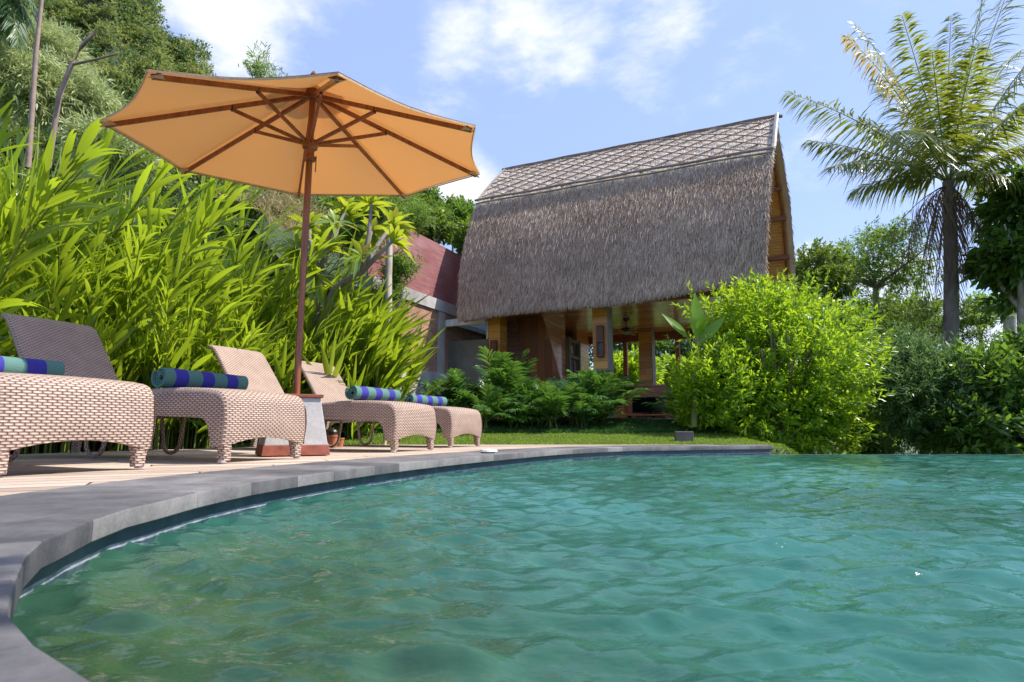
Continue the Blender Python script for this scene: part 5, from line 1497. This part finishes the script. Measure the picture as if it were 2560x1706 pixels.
def branch(label, pts, segs2):
    b = np.array(A(*pts[0])); o = empty('bare_branch', tuple(b)); tag(o, label, 'branch', 'bare dead branches above the hedge')
    P = np.array([A(*p) for p in pts]) - b; SG = [(P, np.linspace(.036, .022, len(P)))]
    for s_ in segs2: Q = np.array([A(*p) for p in s_[0]]) - b; SG.append((Q, np.linspace(s_[1], s_[1] * .6, len(Q))))
    V, F_ = ntubes(SG, 8); m = np_mesh('wood', V, F_, DEAD, o)
branch('bare upright dead branch, nearly straight, at the far left', [(70, 420, 7.5), (80, 280, 7.5), (90, 130, 7.5), (98, 60, 7.5), (108, -30, 7.5)], [([(95, 60, 7.5), (82, 30, 7.5)], .012)])
branch('forked bare dead branch with one long side twig', [(120, 420, 7.6), (148, 240, 7.6), (178, 165, 7.6), (205, 115, 7.6), (238, 80, 7.6)], [([(180, 162, 7.6), (235, 150, 7.6), (290, 136, 7.6)], .02), ([(172, 160, 7.6), (168, 135, 7.6)], .012)])
tree('young_tree', 'small wispy treetop rising behind the umbrella canopy against the sky', 'tree', TB(655, 17, 3.0), [(A(650, 160, 17), (pr(38, 17), .5, pr(60, 17)), 44, 16), (A(690, 195, 17), (pr(30, 17), .4, pr(30, 17)), 14, 16)], fine_m, stem_m, r0=.03, nl=6, seed=33, LL=.22, LW=.03, up=.7, tl=.7, shell=.2)
# hill: a steep mound covered with forest
HX = [-900, -100, 300, 370, 400, 430, 470, 490, 520, 600, 700, 900, 1100, 1300]
HYp = [-500, -320, -90, 0, 55, 95, 150, 185, 215, 330, 430, 600, 760, 900]
px_ = np.linspace(-900, 1300, 111); top_y = np.interp(px_, HX, HYp)
rows = []
for k in range(26):
    f_ = k / 25; Y_ = 42 + 22 * f_
    rr_ = []
    for p_, ty in zip(px_, top_y):
        q = at(p_, ty, 64); bt = -1.3
        z = bt + (q.z - bt) * (f_ ** .8) * (1 + .03 * math.sin(p_ * .05 + f_ * 9)); rr_.append((q.x * Y_ / 64, Y_, z))
    rows.append(rr_)
Hh = np.array(rows); V = Hh.reshape(-1, 3); m_ = len(px_); ii = np.arange(25)[:, None] * m_; jj = np.arange(m_ - 1)[None]
Fq = np.stack([ii + jj, ii + jj + 1, ii + m_ + jj + 1, ii + m_ + jj], -1).reshape(-1, 4)
tag(np_mesh('hill', V, Fq, plain('forest_floor', (.035, .06, .02), .95, 2, .4)), kind='structure')
fparts = []; g = np.random.default_rng(5); nC = 0
for _ in range(5200):
    i, j = g.integers(3, 26), g.integers(0, m_); p = Hh[i, j] + g.normal(0, .35, 3)
    pxx = 1280 + F * p[0] / p[1]
    if pxx < -160 or pxx > 620 or p[2] < 14 : continue
    if g.random() > .8: continue
    r_ = g.uniform(.7, 1.7); nC += 1
    fparts.append((p, r_))
fparts = fparts[:950]
cols_ = [leaf_mat('forest_leaf', (.12, .17, .06), (.36, .38, .13), (.50, .60, .14), .3, .7, ns=.22, amp=1.8), leaf_mat('forest_leaf_dark', (.06, .11, .045), (.15, .22, .08), (.25, .40, .08), .3, .6)]
big = [[], []]
for k, (p, r_) in enumerate(fparts):
    w_ = 0 if g.random() < .62 else 1
    big[w_].append(crown(p, (r_, r_, r_ * 1.1), 46, 5, .34, .17, shell=.6, tl=.5, seed=900 + k, seg=1, lump=.3, jit=.8))
for w_ in (0, 1):
    V, F_ = join(big[w_])
    tag(np_mesh('forest', V, F_, cols_[w_]), 'dense sunlit forest covering the steep hill at the upper left' if w_ == 0 else 'darker tree crowns mixed through the forest on the steep hill', 'forest', kind='stuff')
# distant ridge on the right
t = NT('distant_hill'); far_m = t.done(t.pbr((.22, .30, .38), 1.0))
m = MB(); P = []
for a in np.linspace(0, 1, 60):
    x = 300 + 1500 * a; h_ = 60 + 45 * math.sin(a * 7) + 18 * math.sin(a * 23 + 1); P.append([(x, 1500, -20), (x, 1520, h_), (x + 10, 1700, h_ * .6)])
m.grid(P, flip=True); tag(m.build('far_hills', far_m, smooth='all'), kind='structure')

tree('unseen_shade_tree', 'unseen tree branch added to shade the near corner of the pool, above the view', 'tree', (6.5, -2.5, -1.2), [((2.35, .55, 4.9), (.85, .6, .5), 300, 16), ((1.9, .25, 4.5), (.6, .45, .4), 160, 16)], mid_m, bark_m, r0=.12, nl=8, seed=77, LL=.15, LW=.06, tl=.35, shell=.2, lump=.3)  # out of view, added to throw shade on the near coping
